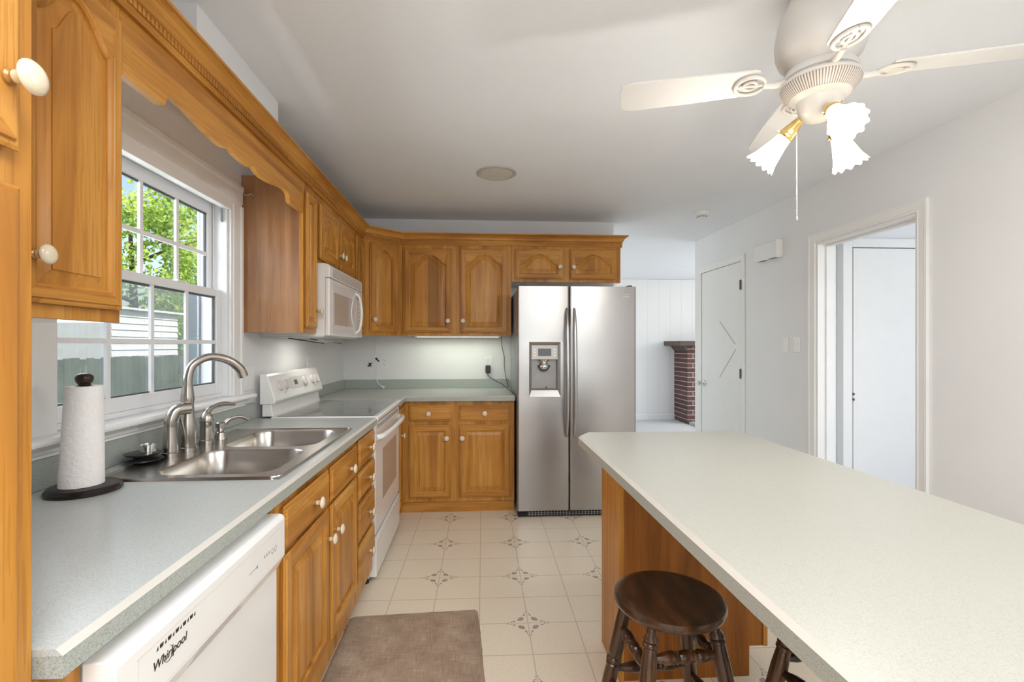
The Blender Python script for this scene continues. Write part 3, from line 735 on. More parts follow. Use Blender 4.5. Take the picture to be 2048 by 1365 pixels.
# ================================================================== BASE CABINETS, WORKTOPS
def left_base(label, y0, y1, name='base_cabinet'):
    t = thing(name, label, 'cabinet', (XL, (y0+y1)/2, 0))
    obj('carcass', bx(XL+.001, -.580, y0+.0006, y1-.0006, .095, .70), 'veneer_side', t)
    bm = B(); box(bm, -.580, -.560, y0+.0004, y1-.0004, .095, .8760); obj('face_frame', bm, 'honey_wood_upright', t, bev=.001)
    for ya, yb_ in ((y0+.0006, y0+.018), (y1-.018, y1-.0006)): obj('side_panel', bx(XL+.001, -.580, ya, yb_, .70, .8760), 'veneer_side', t)
    obj('toe_kick', bx(XL+.001, -.635, y0+.0006, y1-.0006, 0, .095), 'honey_wood_level', t)
    return t
t = left_base('honey wood sink base cabinet with two doors and two false drawers beside the dishwasher', 1.332, 2.234)
for (a, b, c, d, ky) in ((1.387, 1.797, .716, .846, 1.62), (1.822, 2.214, .716, .846, 2.055)):
    dr = slab_front(t, (-.5596, a, c), (0,1,0), b-a, d-c); knob(dr, (-.5395, ky, (c+d)/2), (1,0,0))
for (a, b, ky) in ((1.387, 1.797, 1.765), (1.822, 2.214, 1.858)):
    dr = panel_door(t, (-.5596, a, .185), (0,1,0), b-a, .517, 0, .058); knob(dr, (-.5395, ky, .60), (1,0,0))
t = left_base('honey wood cabinet of four stacked drawers next to the white range', 2.234, 2.608, 'drawer_cabinet')
for c, d in ((.728, .858), (.576, .708), (.378, .556), (.185, .358)):
    dr = slab_front(t, (-.5596, 2.252, c), (0,1,0), .338, d-c); knob(dr, (-.5395, 2.425, (c+d)/2), (1,0,0))
# corner run: narrow unit beside the range, two-door unit on the back wall
YB0 = 3.712
t = thing('base_cabinet', 'slim honey wood base cabinet between the white range and the corner', 'cabinet', (-.8, 3.55, 0))
obj('carcass', bx(XL+.001, -.580, 3.416, 3.7375, .095, .8760), 'veneer_side', t)
obj('face_frame', bx(-.580, -.560, 3.416, YB0-.001, .095, .8760), 'honey_wood_upright', t)
obj('toe_kick', bx(-.66, -.580, 3.416, YB0+.02, 0, .095), 'honey_wood_level', t)
dr = panel_door(t, (-.5596, 3.432, .118), (0,1,0), .222, .722, 0, .045, fi=.018); knob(dr, (-.5395, 3.455, .655), (1,0,0))
t = thing('base_cabinet', 'honey wood base cabinet with two drawers and two doors on the back wall', 'cabinet', (-.13, 4.0, 0))
obj('carcass', bx(-.5795, .302, YB0+.02, YB-.001, .088, .8760), 'veneer_side', t)
obj('face_frame', bx(-.5590, .303, YB0, YB0+.0195, .088, .8760), 'honey_wood_upright', t, bev=.001)
obj('toe_kick', bx(-.5795, .302, YB0+.024, YB0+.06, 0, .0875), 'honey_wood_level', t)
for (a, b, kx) in ((-.513, -.191, -.362), (-.129, .268, .070)):
    dr = slab_front(t, (a, YB0-.0004, .717), (1,0,0), b-a, .124); knob(dr, (kx, YB0-.0205, .778), (0,-1,0))
for (a, b, kx) in ((-.513, -.191, -.224), (-.129, .268, -.104)):
    dr = panel_door(t, (a, YB0-.0004, .122), (1,0,0), b-a, .566, 0, .056); knob(dr, (kx, YB0-.0205, .588), (0,-1,0))

LAM = ['counter_laminate', 'edge_cream', 'laminate_edge']
t = thing('worktop', 'long grey green laminate worktop holding the steel sink under the window', 'worktop', (-.86, 1.6, .8763))
bm = B()
counter_poly(bm, [(XL+.001, .647), (-.534, .647), (-.534, 1.446), (XL+.001, 1.446)], (0,1,0,0))
counter_poly(bm, [(-.606, 1.446), (-.534, 1.446), (-.534, 2.222), (-.606, 2.222)], (0,1,0,0))
counter_poly(bm, [(XL+.001, 1.446), (-1.082, 1.446), (-1.082, 2.222), (XL+.001, 2.222)], (0,0,0,0))
counter_poly(bm, [(XL+.001, 2.222), (-.534, 2.222), (-.534, 2.612), (XL+.001, 2.612)], (0,1,0,0))
obj('slab', bm, LAM, t)
obj('backsplash', bx(XL+.001, -1.173, .647, 2.612, .9148, 1.0008), 'laminate_edge', t, bev=.003)
t = thing('worktop', 'short grey green laminate worktop in the corner between range and refrigerator', 'worktop', (-.4, 4.0, .8763))
bm = B(); counter_poly(bm, [(XL+.001, 3.416), (-.534, 3.416), (-.534, 3.660), (.305, 3.660), (.305, YB-.001), (XL+.001, YB-.001)], (0,1,1,0,0,0))
obj('slab', bm, LAM, t)
bm = B(); box(bm, XL+.001, -1.173, 3.416, YB-.001, .9148, .9955); box(bm, -1.173, .305, YB-.020, YB-.001, .9148, .9955)
obj('backsplash', bm, 'laminate_edge', t, bev=.002)

# ------------------------------------------------------------------ island
t = thing('island_worktop', 'big cream laminate worktop of the kitchen island with clipped far corners', 'worktop', (.82, 1.2, .8763))
bm = B(); counter_poly(bm, [(.445, .22), (1.206, .22), (1.206, 2.062), (1.163, 2.108), (.502, 2.120), (.445, 2.036)], (1,)*6)
obj('slab', bm, ['island_laminate', 'edge_cream', 'laminate_edge'], t)
t = thing('island_cabinet', 'reddish brown wood cabinet standing under the far end of the island worktop', 'cabinet', (.85, 1.94, 0))
bm = B(); prism(bm, [(.5745, 0), (1.077, 0), (1.077, .119), (1.1335, .119), (1.1335, .8757), (.5745, .8757)], 'y', 1.812, 2.060)
obj('carcass', bm, 'island_veneer', t)
obj('corner_trim', bx(.555, .574, 1.806, 2.062, 0, .8757), 'honey_wood_upright', t, bev=.002); obj('corner_trim', bx(1.134, 1.151, 1.806, 2.062, .119, .8757), 'honey_wood_upright', t, bev=.002)
obj('toe_kick', bx(1.0775, 1.081, 1.815, 2.058, 0, .118), 'island_veneer', t)
t = thing('island_support', 'reddish brown wood panel carrying the near end of the island worktop', 'panel', (.85, .30, 0))
obj('panel', bx(.62, 1.10, .28, .305, 0, .8757), 'island_veneer', t); obj('foot_rail', bx(.62, 1.10, .265, .32, 0, .04), 'island_veneer', t)

# ================================================================== SINK AND TAPS
ZR = .9205
t = thing('kitchen_sink', 'double bowl stainless steel sink set into the worktop under the window', 'sink', (-.84, 1.835, .9146))
SX0, SX1, SY0, SY1 = -1.100, -.574, 1.425, 2.250
bowls = [(-.985, -.612, 1.462, 1.822), (-.985, -.612, 1.852, 2.212)]
def rrect(x0, x1, y0, y1, r, z, n=8):
    out = []
    for cx, cy, a in ((x1-r, y0+r, -PI/2), (x1-r, y1-r, 0), (x0+r, y1-r, PI/2), (x0+r, y0+r, PI)):
        for k in range(n+1): out.append((cx+r*math.cos(a+PI/2*k/n), cy+r*math.sin(a+PI/2*k/n), z))
    return out
bm = B()
for a in ((SX0, bowls[0][0], SY0, SY1), (bowls[0][1], SX1, SY0, SY1), (bowls[0][0], bowls[0][1], SY0, bowls[0][2]), (bowls[0][0], bowls[0][1], bowls[0][3], bowls[1][2]), (bowls[0][0], bowls[0][1], bowls[1][3], SY1)):
    box(bm, *a, .9150, ZR)
bmesh.ops.remove_doubles(bm, verts=bm.verts, dist=1e-5)
seen = {}
for f in list(bm.faces):                                    # drop the inner walls between the strips
    seen.setdefault(tuple(sorted(v.index for v in f.verts)), []).append(f)
bm.verts.index_update(); seen = {}
for f in list(bm.faces): seen.setdefault(tuple(sorted(v.index for v in f.verts)), []).append(f)
obj('rim', bm, 'sink_steel', t)
bm = B()                                                     # raised rolled lip round the outside
lip = [rrect(SX0-.002, SX1+.002, SY0-.002, SY1+.002, .03, .9149), rrect(SX0+.001, SX1-.001, SY0+.001, SY1-.001, .03, .9235), rrect(SX0+.006, SX1-.006, SY0+.006, SY1-.006, .024, .9240), rrect(SX0+.011, SX1-.011, SY0+.011, SY1-.011, .020, .9206)]
loft(bm, lip); obj('lip', bm, 'sink_steel', t, smooth=50)
for (x0, x1, y0, y1) in bowls:
    bm = B(); r0 = rrect(x0+.008, x1-.008, y0+.008, y1-.008, .070, ZR+.0002)
    sq = []
    for (px, py, pz) in r0:                                  # square edge the bowl opening is welded into
        cx, cy = (x0+x1)/2, (y0+y1)/2; dx, dy = px-cx, py-cy
        s = min((x1-x0)/2/max(abs(dx), 1e-6), (y1-y0)/2/max(abs(dy), 1e-6)); sq.append((cx+dx*s, cy+dy*s, ZR+.0001))
    rings = [sq, r0, rrect(x0+.012, x1-.012, y0+.012, y1-.012, .069, ZR-.006), rrect(x0+.018, x1-.018, y0+.018, y1-.018, .066, ZR-.10), rrect(x0+.024, x1-.024, y0+.024, y1-.024, .062, ZR-.155), rrect(x0+.05, x1-.05, y0+.05, y1-.05, .045, ZR-.178), rrect(x0+.12, x1-.12, y0+.12, y1-.12, .03, ZR-.182)]
    loft(bm, rings, True, False, True)
    bo = obj('bowl', bm, 'sink_steel', t, smooth=50)
    obj('drain', lathe(B(), [(.045, 0), (.045, .002), (.036, .003), (.030, .001)], ((x0+x1)/2, (y0+y1)/2, ZR-.1815), (0,0,1), 24), 'chrome', bo, smooth=40)
Z0 = ZR + .0004
t = thing('faucet', 'tall brushed nickel gooseneck faucet with a separate lever at the back of the sink', 'faucet', (-1.055, 1.805, Z0))
bm = B(); lathe(bm, [(.030, 0), (.030, .014), (.027, .016), (.0275, .05), (.029, .075), (.026, .11), (.021, .15), (.0195, .17), (.0225, .185), (.022, .20), (.0175, .235)], (-1.055, 1.805, Z0), (0,0,1), 28)
pth = smooth_path([(-1.055, 1.805, Z0+.228), (-1.053, 1.806, Z0+.275), (-1.043, 1.820, Z0+.315), (-1.010, 1.860, Z0+.342), (-.965, 1.905, Z0+.330), (-.935, 1.938, Z0+.295), (-.925, 1.950, Z0+.262)], 8)
tube(bm, pth, interp([.0176, .0155, .0145, .0145, .0155, .0175, .0185], len(pth)), 18)
obj('spout', bm, 'brushed_nickel', t, smooth=40)
bm = B(); lathe(bm, [(.027, 0), (.027, .014), (.024, .016), (.0235, .06), (.022, .075), (.0245, .082), (.025, .098), (.020, .112), (.012, .122), (.006, .128)], (-1.058, 1.935, Z0), (0,0,1), 26)
obj('lever_base', bm, 'brushed_nickel', t, smooth=40)
pth = smooth_path([(-1.058, 1.935, Z0+.120), (-1.052, 1.958, Z0+.137), (-1.035, 2.005, Z0+.147), (-1.010, 2.055, Z0+.138)], 7)
obj('lever', tube(B(), pth, interp([.012, .010, .008, .009, .005], len(pth)), 14), 'brushed_nickel', t, smooth=50)
t = thing('side_sprayer', 'brushed nickel side sprayer with a hooked head beside the gooseneck faucet', 'sprayer', (-1.060, 1.715, Z0))
bm = B(); lathe(bm, [(.028, 0), (.028, .015), (.024, .017), (.022, .05), (.019, .09), (.0185, .105)], (-1.060, 1.715, Z0), (0,0,1), 24)
pth = smooth_path([(-1.060, 1.715, Z0+.100), (-1.058, 1.716, Z0+.130), (-1.048, 1.732, Z0+.158), (-1.022, 1.762, Z0+.162)], 7)
tube(bm, pth, interp([.0185, .0195, .020, .021], len(pth)), 18); obj('spray_head', bm, 'brushed_nickel', t, smooth=40)
obj('trigger', tube(B(), smooth_path([(-1.036, 1.735, Z0+.130), (-1.030, 1.742, Z0+.08), (-1.026, 1.748, Z0+.035)], 6), .004, 8), 'brushed_nickel', t, smooth=60)
t = thing('soap_dispenser', 'small brushed nickel soap pump beside the faucet lever', 'soap pump', (-1.050, 2.020, Z0))
bm = B(); lathe(bm, [(.026, 0), (.025, .004), (.019, .028), (.014, .032), (.0125, .046), (.0185, .048), (.0185, .066), (.014, .070), (.002, .071)], (-1.050, 2.020, Z0), (0,0,1), 24)
obj('pump', bm, 'brushed_nickel', t, smooth=35)
pth = smooth_path([(-1.040, 2.030, Z0+.060), (-1.024, 2.046, Z0+.079), (-.998, 2.072, Z0+.084), (-.975, 2.095, Z0+.068)], 6)
obj('nozzle', tube(B(), pth, interp([.009, .008, .007, .006], len(pth)), 12), 'brushed_nickel', t, smooth=50)
# stopper and strainer lying on the ledge
cx, cy = -1.100, 1.640
t = thing('sink_stopper', 'black rubber disposal stopper lying flat behind the near sink bowl', 'stopper', (cx, cy, .9245))
obj('disc', lathe(B(), [(.050, 0), (.056, .004), (.057, .008), (.050, .010), (.030, .011), (.026, .016), (.026, .018), (.046, .020), (.052, .024), (.053, .027), (.047, .029), (.0, .029)], (cx, cy, .9245), (0,0,1), 32), 'rubber_black', t, smooth=40)
tag(obj('sink_strainer', lathe(B(), [(.024, 0), (.024, .004), (.022, .005), (.022, .020), (.025, .021), (.025, .024), (.021, .025), (.020, .018), (.0, .017)], (cx+.012, cy+.004, .9537), (0,0,1), 28), 'chrome', smooth=35, loc=(cx+.012, cy+.004, .9537)), 'small chrome basket strainer stacked on the black stopper', 'strainer')

# paper towel stand and roll
px, py = -1.052, 1.342
t = thing('paper_towel_holder', 'dark wooden paper towel stand on the worktop below the window', 'paper towel holder', (px, py, .9146))
obj('base', lathe(B(), [(.080, .0003), (.083, .003), (.083, .010), (.080, .0125), (.079, .015), (.074, .018), (.0, .0182)], (px, py, .9146), (0,0,1), 40), 'dark_brown_wood', t, smooth=40)
obj('post', lathe(B(), [(.010, .018), (.010, .284)], (px, py, .9146), (0,0,1), 14), 'dark_brown_wood', t, smooth=40)
obj('finial', lathe(B(), [(.012, .284), (.015, .286), (.0135, .289), (.018, .294), (.0205, .303), (.019, .311), (.011, .317), (.0, .318)], (px, py, .9146), (0,0,1), 24), 'dark_brown_wood', t, smooth=60)
bm = B(); rings = []
for k in range(9):
    s = k/8; z = .9336 + s*.2645; ro = .0488 - .0085*s; cx = px-.0075+.0075*s
    rings.append([(cx+ro*math.cos(2*PI*i/48)*(1+.004*math.sin(3*2*PI*i/48)), py+ro*math.sin(2*PI*i/48), z) for i in range(48)])
rings.append([(px+.0195*math.cos(2*PI*i/48), py+.0195*math.sin(2*PI*i/48), .9336+.2645) for i in range(48)])
rings.append([(px+.0185*math.cos(2*PI*i/48), py+.0185*math.sin(2*PI*i/48), .9340) for i in range(48)])
loft(bm, rings + [rings[0]], True)
tag(obj('paper_towel_roll', bm, 'paper', smooth=50, loc=(px, py, .9336)), 'white paper towel roll standing on the dark wooden stand', 'paper towels')

# ================================================================== APPLIANCES
# dishwasher
DY0, DY1 = .716, 1.3255
t = thing('dishwasher', 'white dishwasher under the near end of the sink worktop', 'dishwasher', (-.85, 1.02, 0))
obj('tub', bx(-1.15, -.566, DY0+.004, DY1-.004, .09, .870), 'appliance_white', t)
obj('door', bx(-.566, -.540, DY0, DY1, .105, .712), 'appliance_white', t, bev=.004)
bm = B(); prism(bm, [(-.566, .700), (-.540, .700), (-.519, .738), (-.519, .838), (-.524, .847), (-.532, .850), (-.566, .850)], 'y', DY0, DY1)
con = obj('control_panel', bm, 'appliance_white', t, bev=.0025)
# grip pocket in the chin
e1, e2 = Vector((-.540, 0, .700)), Vector((-.519, 0, .738)); dn = (e2-e1).normalized(); on = Vector((dn.z, 0, -dn.x))
q = []
for (y, s) in ((DY0+.20, .20), (DY0+.215, .82), (DY1-.245, .82), (DY1-.205, .20)):
    p = e1.lerp(e2, s) + on*.0006; q.append((p.x, y, p.z))
bm = B(); loft(bm, [q, [(p[0]-on.x*.0004, p[1], p[2]-on.z*.0004) for p in q]], True, True, True); obj('grip', bm, 'appliance_shade', con)
obj('toe_panel', bx(-.62, -.60, DY0, DY1, .0, .10), 'plastic_black', t)
# hairline frame, vent slots, maker's name and small print on the panel
bm = B(); X = -.5186
for a in ((DY0+.045, DY1-.028, .8225, .8235), (DY0+.045, DY1-.028, .7425, .7433), (DY0+.045, DY0+.046, .7425, .8235), (DY1-.029, DY1-.028, .7425, .8235)): box(bm, X-.0006, X, *a)
obj('panel_outline', bm, 'appliance_shade', con)
bm = B(); y = DY0+.088
for k in range(5):
    prism(bm, [(y, .8085), (y+.0050, .8085), (y+.0042, .8150)], 'x', X-.0005, X+.0001); prism(bm, [(y+.0085, .8150), (y+.0180, .8150), (y+.0165, .8085), (y+.0092, .8085)], 'x', X-.0005, X+.0001); y += .0205
prism(bm, [(y, .8085), (y+.0050, .8085), (y+.0042, .8150)], 'x', X-.0005, X+.0001)
obj('vent_slot', bm, 'ink', con)
text('logo', 'Whirlpool', .0215, 'ink', con, (X, DY0+.078, .7795), axes((0,1,0), (0,0,1)), .22)
bm = B(); ring = [(X, DY0+.118+.012*math.cos(a_), .7865+.0125*math.sin(a_)) for a_ in [(-.95+1.35*k/14)*PI for k in range(15)]]
tube(bm, ring, interp([.0003, .0007, .0003], 15), 5); obj('logo_swirl', bm, 'ink', con)
bm = B()
box(bm, X-.0004, X+.0001, DY1-.205, DY1-.168, .7795, .7807); box(bm, X-.0004, X+.0001, DY1-.168, DY1-.162, .777, .7835)
for k in range(3): box(bm, X-.0004, X+.0001, DY1-.128+.012*k, DY1-.121+.012*k, .7835, .7862); box(bm, X-.0004, X+.0001, DY1-.128+.012*k, DY1-.123+.012*k, .7882, .7902)
obj('print', bm, 'ink_grey', con)
for k in range(2):
    bm = B(); lathe(bm, [(.0072, 0), (.0072, .0003), (.0064, .0003), (.0064, 0)], (X-.0001, DY1-.080+.018*k, .781), (1,0,0), 20, cap=False); box(bm, X-.0004, X+.0001, DY1-.082+.018*k, DY1-.078+.018*k, .7745, .7765); obj('button', bm, 'ink_grey', con)

# range
RY0, RY1 = 2.617, 3.411
t = thing('range', 'white electric range with a glass cooktop beside the four-drawer cabinet', 'range', (-.85, 3.01, 0))
obj('body', bx(-1.150, -.580, RY0, RY1, .035, .898), 'appliance_white', t, bev=.002)
for y in (RY0+.03, RY1-.03):
    for x in (-.605, -1.10): obj('foot', lathe(B(), [(.020, 0), (.020, .012), (.012, .014), (.012, .036)], (x, y, .0005), (0,0,1), 14), 'plastic_black', t)
bm = B(); prism(bm, [(-1.098, .897), (-.540, .897), (-.534, .892), (-.530, .897), (-.530, .912), (-.536, .920), (-1.098, .920)], 'y', RY0-.001, RY1+.001)
top = obj('cooktop', bm, 'appliance_white', t, bev=.003)
obj('cooktop_glass', bx(-1.075, -.556, RY0+.022, RY1-.022, .9203, .9222), 'cooktop_glass', top, bev=.0008)
bm = B()
for (x, y, r) in ((-.70, RY0+.21, .105), (-.70, RY1-.21, .085), (-.95, RY0+.21, .085), (-.95, RY1-.21, .105)):
    lathe(bm, [(r, 0), (r, .0003), (r-.0025, .0003), (r-.0025, 0)], (x, y, .9221), (0,0,1), 40, cap=False)
obj('burner_ring', bm, 'ink_grey', top)
dd = obj('oven_door', bx(-.580, -.545, RY0+.002, RY1-.002, .270, .876), 'appliance_white', t, bev=.004)
obj('door_window', bx(-.5455, -.5440, 2.815, 3.290, .405, .700), 'oven_glass', dd, bev=.0006)
bm = B()
for z in (.846, .858): box(bm, -.5455, -.5444, RY0+.05, RY1-.05, z, z+.004)
obj('vent_slot', bm, 'range_seam', dd)
pth = smooth_path([(-.544, RY0+.018, .800), (-.512, RY0+.055, .806), (-.493, RY0+.22, .812), (-.489, (RY0+RY1)/2, .814), (-.493, RY1-.22, .812), (-.512, RY1-.055, .806), (-.544, RY1-.018, .800)], 8)
obj('door_handle', tube(B(), pth, interp([.017, .016, .0155, .0155, .0155, .016, .017], len(pth)), 14), 'appliance_white', dd, smooth=50)
dw = obj('storage_drawer', bx(-.580, -.540, RY0+.002, RY1-.002, .042, .258), 'appliance_white', t, bev=.004)
obj('drawer_lip', bx(-.5405, -.536, RY0+.04, RY1-.04, .236, .252), 'appliance_white', dw, bev=.002)
obj('seam', bx(-.578, -.552, RY0+.004, RY1-.004, .2585, .2695), 'range_seam', t)
bm = B(); prism(bm, [(-1.150, .9205), (-1.092, .9205), (-1.098, .950), (-1.102, .990), (-1.150, .990)], 'y', RY0+.012, RY1-.012)
obj('riser', bm, 'appliance_white', t, bev=.003)
pb, pt_ = Vector((-1.074, 0, 1.004)), Vector((-1.116, 0, 1.140))
bm = B(); prism(bm, [(-1.158, .9875), (-1.094, .9875), (-1.080, .991), (pb.x, pb.z), (pt_.x, pt_.z), (-1.124, 1.150), (-1.136, 1.1535), (-1.158, 1.152)], 'y', RY0, RY1)
bg = obj('backguard', bm, 'appliance_white', t, bev=.005)
pn = Vector((.955, 0, .295)).normalized(); up_ = (pt_-pb).normalized()
for y in (2.730, 2.815, 3.105, 3.250, 3.330):
    p = pb + up_*.080 + pn*.0005; r = .0285
    kb = obj('control_knob', lathe(B(), [(r, 0), (r, .010), (r*.93, .013), (r*.55, .0135), (.0, .0135)], (p.x, y, p.z), pn, 26), 'control_lilac', bg, smooth=40)
    bm = B(); c = Vector((p.x, y, p.z)) + pn*.0125
    a = [c + Vector((0, sy*.006, 0)) + up_*sz*r*.92 for sy, sz in ((-1,-1), (1,-1), (1,1), (-1,1))]; loft(bm, [a, [q_ + pn*.011 for q_ in a]], True, True, True)
    obj('knob_grip', bm, 'control_lilac', kb, bev=.002)
def face_plate(y0, y1, s0, s1, h): 
    bm = B(); a = [pb + up_*s + Vector((0, y, 0)) + pn*.0003 for y, s in ((y0, s0), (y1, s0), (y1, s1), (y0, s1))]
    loft(bm, [a, [q_ + pn*h for q_ in a]], True, True, True); return bm
obj('clock_panel', face_plate(2.885, 3.175, .045, .118, .0006), 'appliance_shade', bg)
obj('clock_display', face_plate(2.945, 2.995, .068, .097, .0012), 'display_green', bg)
bm = B()
for y in (2.772, 3.175, 3.290): 
    p = pb + up_*.036 + Vector((0, y, 0)); lathe(bm, [(.003, 0), (.003, .001)], p, pn, 8)
obj('indicator', bm, 'ink', bg)

# microwave
MY0, MY1, MX = 2.702, 3.462, -.815
t = thing('microwave', 'white over-the-range microwave hung below the short two-door cabinet', 'microwave', (-1.0, 3.08, 1.354))
obj('body', bx(XL+.002, -.842, MY0, MY1, 1.358, 1.7665), 'appliance_white', t, bev=.002)
bm = B(); prism(bm, [(-.8418, 1.688), (MX, 1.688), (MX, 1.752), (MX-.008, 1.7625), (-.8418, 1.7665)], 'y', MY0, MY1)
vt = obj('vent', bm, 'appliance_white', t, bev=.003)
bm = B()
for k in range(6): box(bm, MX-.0008, MX+.0004, MY0+.065, MY1-.04, 1.697+.0090*k, 1.7005+.0090*k)
obj('vent_slot', bm, 'ink_grey', vt)
dr = obj('door', bx(-.8412, MX, MY0, 3.295, 1.360, 1.685), 'appliance_white', t, bev=.006)
obj('door_panel', bx(MX-.0004, MX+.0012, MY0+.055, 3.285, 1.376, 1.662), 'control_lilac', dr, bev=.0006)
obj('window', bx(MX+.0012, MX+.0022, MY0+.085, 3.200, 1.425, 1.610), 'mw_window', dr, bev=.0006)
pth = smooth_path([(MX+.001, 3.270, 1.385), (MX+.028, 3.275, 1.42), (MX+.040, 3.278, 1.520), (MX+.028, 3.275, 1.625), (MX+.001, 3.270, 1.658)], 7)
obj('door_handle', tube(B(), pth, .0095, 12), 'appliance_white', dr, smooth=50)
pth = smooth_path([(MX+.002, 3.262, 1.400), (MX+.003, 3.185, 1.450), (MX+.003, 3.160, 1.520), (MX+.003, 3.185, 1.590), (MX+.002, 3.262, 1.645)], 6)
obj('grip_rim', tube(B(), pth, .005, 10), 'appliance_white', dr, smooth=50)
cp_ = obj('control_panel', bx(-.8412, MX, 3.297, MY1, 1.360, 1.685), 'appliance_white', t, bev=.004)
bm = B()
for j in range(7):
    for i in range(3): box(bm, MX-.0004, MX+.0006, 3.335+.032*i, 3.357+.032*i, 1.40+.028*j, 1.414+.028*j)
obj('button', bm, 'control_lilac', cp_, bev=.0004)
obj('display', bx(MX-.0004, MX+.0008, 3.335, 3.42, 1.622, 1.655), 'plastic_black', cp_)
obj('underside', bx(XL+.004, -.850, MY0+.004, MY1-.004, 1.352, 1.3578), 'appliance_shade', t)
for y in (2.86, 3.22):
    bm = B(); a = [(-1.10, y, 1.3515), (-.90, y+.012, 1.321), (-.90, y+.024, 1.321), (-1.10, y+.012, 1.3515)]
    loft(bm, [a, [(p[0], p[1], p[2]-.006) for p in a]], True, True, True); obj('filter_flap', bm, 'plastic_black', t)
lamp('microwave_lamp', 'AREA', (-1.00, 3.10, 1.349), (0, 0, 0), .60, (1,.97,.86), shape='RECTANGLE', size=.10, size_y=.30)

# refrigerator
FX0, FX1, FS, FY = .3142, 1.2250, .710, 3.5565
t = thing('refrigerator', 'stainless steel side-by-side refrigerator with an ice dispenser on the back wall', 'refrigerator', (.77, 3.95, 0))
obj('body', bx(FX0+.008, FX1-.008, 3.622, 4.335, .035, 1.738), 'screen_track', t, bev=.003)
obj('door_seal', bx(FX0+.014, FX1-.014, 3.612, 3.622, .060, 1.742), 'foam_seal', t)
hx0, hx1, hz0, hz1 = .398, .646, .913, 1.335
ld = B(); x0, x1, z0, z1 = FX0, FS-.0025, .055, 1.754
for a in ((x0, hx0, z0, z1), (hx1, x1, z0, z1)): box(ld, a[0], a[1], FY, 3.612, a[2], a[3])
# front, with rounded long edges, as strips round the dispenser opening
bmesh.ops.delete(ld, geom=list(ld.verts), context='VERTS')
def door_shell(bm, x0, x1, z0, z1, hole=None):
    r = .014; cr = []
    for k in range(5):
        a = PI - PI/2*k/4; cr.append((x0+r+r*math.cos(a), FY+r-r*math.sin(a)))
    cl = []
    for k in range(5):
        a = PI/2 - PI/2*k/4; cl.append((x1-r+r*math.cos(a), FY+r-r*math.sin(a)))
    back = [(x1, 3.6115), (x0, 3.6115)]
    if not hole: prism(bm, cr+cl+back, 'z', z0, z1); return
    a0, a1, b0, b1 = hole
    prism(bm, cr+cl+back, 'z', z0, b0); prism(bm, cr+cl+back, 'z', b1, z1)
    prism(bm, cr+[(a0, FY), (a0, 3.6115), (x0, 3.6115)], 'z', b0, b1); prism(bm, [(a1, FY)]+cl+[(x1, 3.6115), (a1, 3.6115)], 'z', b0, b1)
bm = B(); door_shell(bm, x0, x1, z0, z1, (hx0, hx1, hz0, hz1)); ldo = obj('freezer_door', bm, 'fridge_steel', t, smooth=30)
bm = B(); door_shell(bm, FS+.0025, FX1, z0, z1); rdo = obj('fridge_door', bm, 'fridge_steel', t, smooth=30)
# dispenser: sloping bezel, lit panel, recess with its spout
ix0, ix1, iz0, iz1 = .421, .622, .964, 1.306
def rq(x0, x1, z0, z1, y): return [(x0, y, z0), (x1, y, z0), (x1, y, z1), (x0, y, z1)]
bm = B(); loft(bm, [rq(hx0-.001, hx1+.001, hz0-.001, hz1+.001, FY-.0004), rq(hx0+.004, hx1-.004, hz0+.004, hz1-.004, FY-.0004), rq(ix0, ix1, iz0, iz1, FY+.016)], True)
ds = obj('dispenser_bezel', bm, 'fridge_steel', ldo)
bm = B(); loft(bm, [rq(ix0, ix1, iz0, 1.199, FY+.016), rq(ix0+.006, ix1-.006, iz0+.012, 1.199, FY+.052)], True, False, True); obj('dispenser_recess', bm, 'recess_grey', ds)
pn_ = obj('dispenser_panel', bx(ix0, ix1, FY+.010, FY+.020, 1.199, 1.306), 'dispenser_panel', ds, bev=.002)
obj('screen', bx(.472, .572, FY+.0092, FY+.0102, 1.224, 1.281), 'screen_slate', pn_, bev=.0004)
bm = B()
for x in (.435, .588):
    for z in (1.222, 1.245, 1.268): box(bm, x, x+.022, FY+.0093, FY+.0101, z, z+.013)
obj('button', bm, 'appliance_white', pn_, bev=.0006)
lathe_b = lathe(B(), [(.044, 0), (.040, -.012), (.027, -.018), (.029, -.030), (.039, -.042), (.041, -.058), (.036, -.072), (.022, -.082), (.0, -.084)], (.518, FY+.034, 1.198), (0,0,1), 24)
obj('spout', lathe_b, 'chrome', ds, smooth=35)
obj('paddle', tube(B(), smooth_path([(.475, FY+.028, 1.150), (.500, FY+.012, 1.118), (.535, FY+.012, 1.118), (.562, FY+.028, 1.150)], 5), .006, 8), 'plastic_black', ds, smooth=50)
obj('drip_lever', bx(.535, .541, FY+.030, FY+.040, .976, .992), 'plastic_black', ds)
def fridge_handle(x, par):
    pth = smooth_path([(x, FY+.002, .612), (x, FY-.020, .640), (x, FY-.046, .80), (x, FY-.056, 1.10), (x, FY-.046, 1.40), (x, FY-.020, 1.558), (x, FY+.002, 1.588)], 8)
    obj('door_handle', tube(B(), pth, interp([.006, .010, .0135, .0145, .0135, .010, .006], len(pth)), 14), 'handle_steel', par, smooth=60)
fridge_handle(.687, ldo); fridge_handle(.745, rdo)
for x in (FX0+.03, FX1-.06): obj('hinge_cover', bx(x, x+.035, 3.575, 3.66, 1.7545, 1.766), 'foam_seal', t, bev=.003)
bd = obj('badge', bx(1.121, 1.172, FY-.0016, FY-.0002, 1.674, 1.694), 'dispenser_panel', rdo, bev=.0006)
bm = B(); lathe(bm, [(.0065, 0), (.0065, .0006), (.0035, .0006), (.0035, 0)], (1.1305, FY-.0016, 1.684), (0,-1,0), 18, cap=False); obj('badge_ring', bm, 'ink_grey', bd)
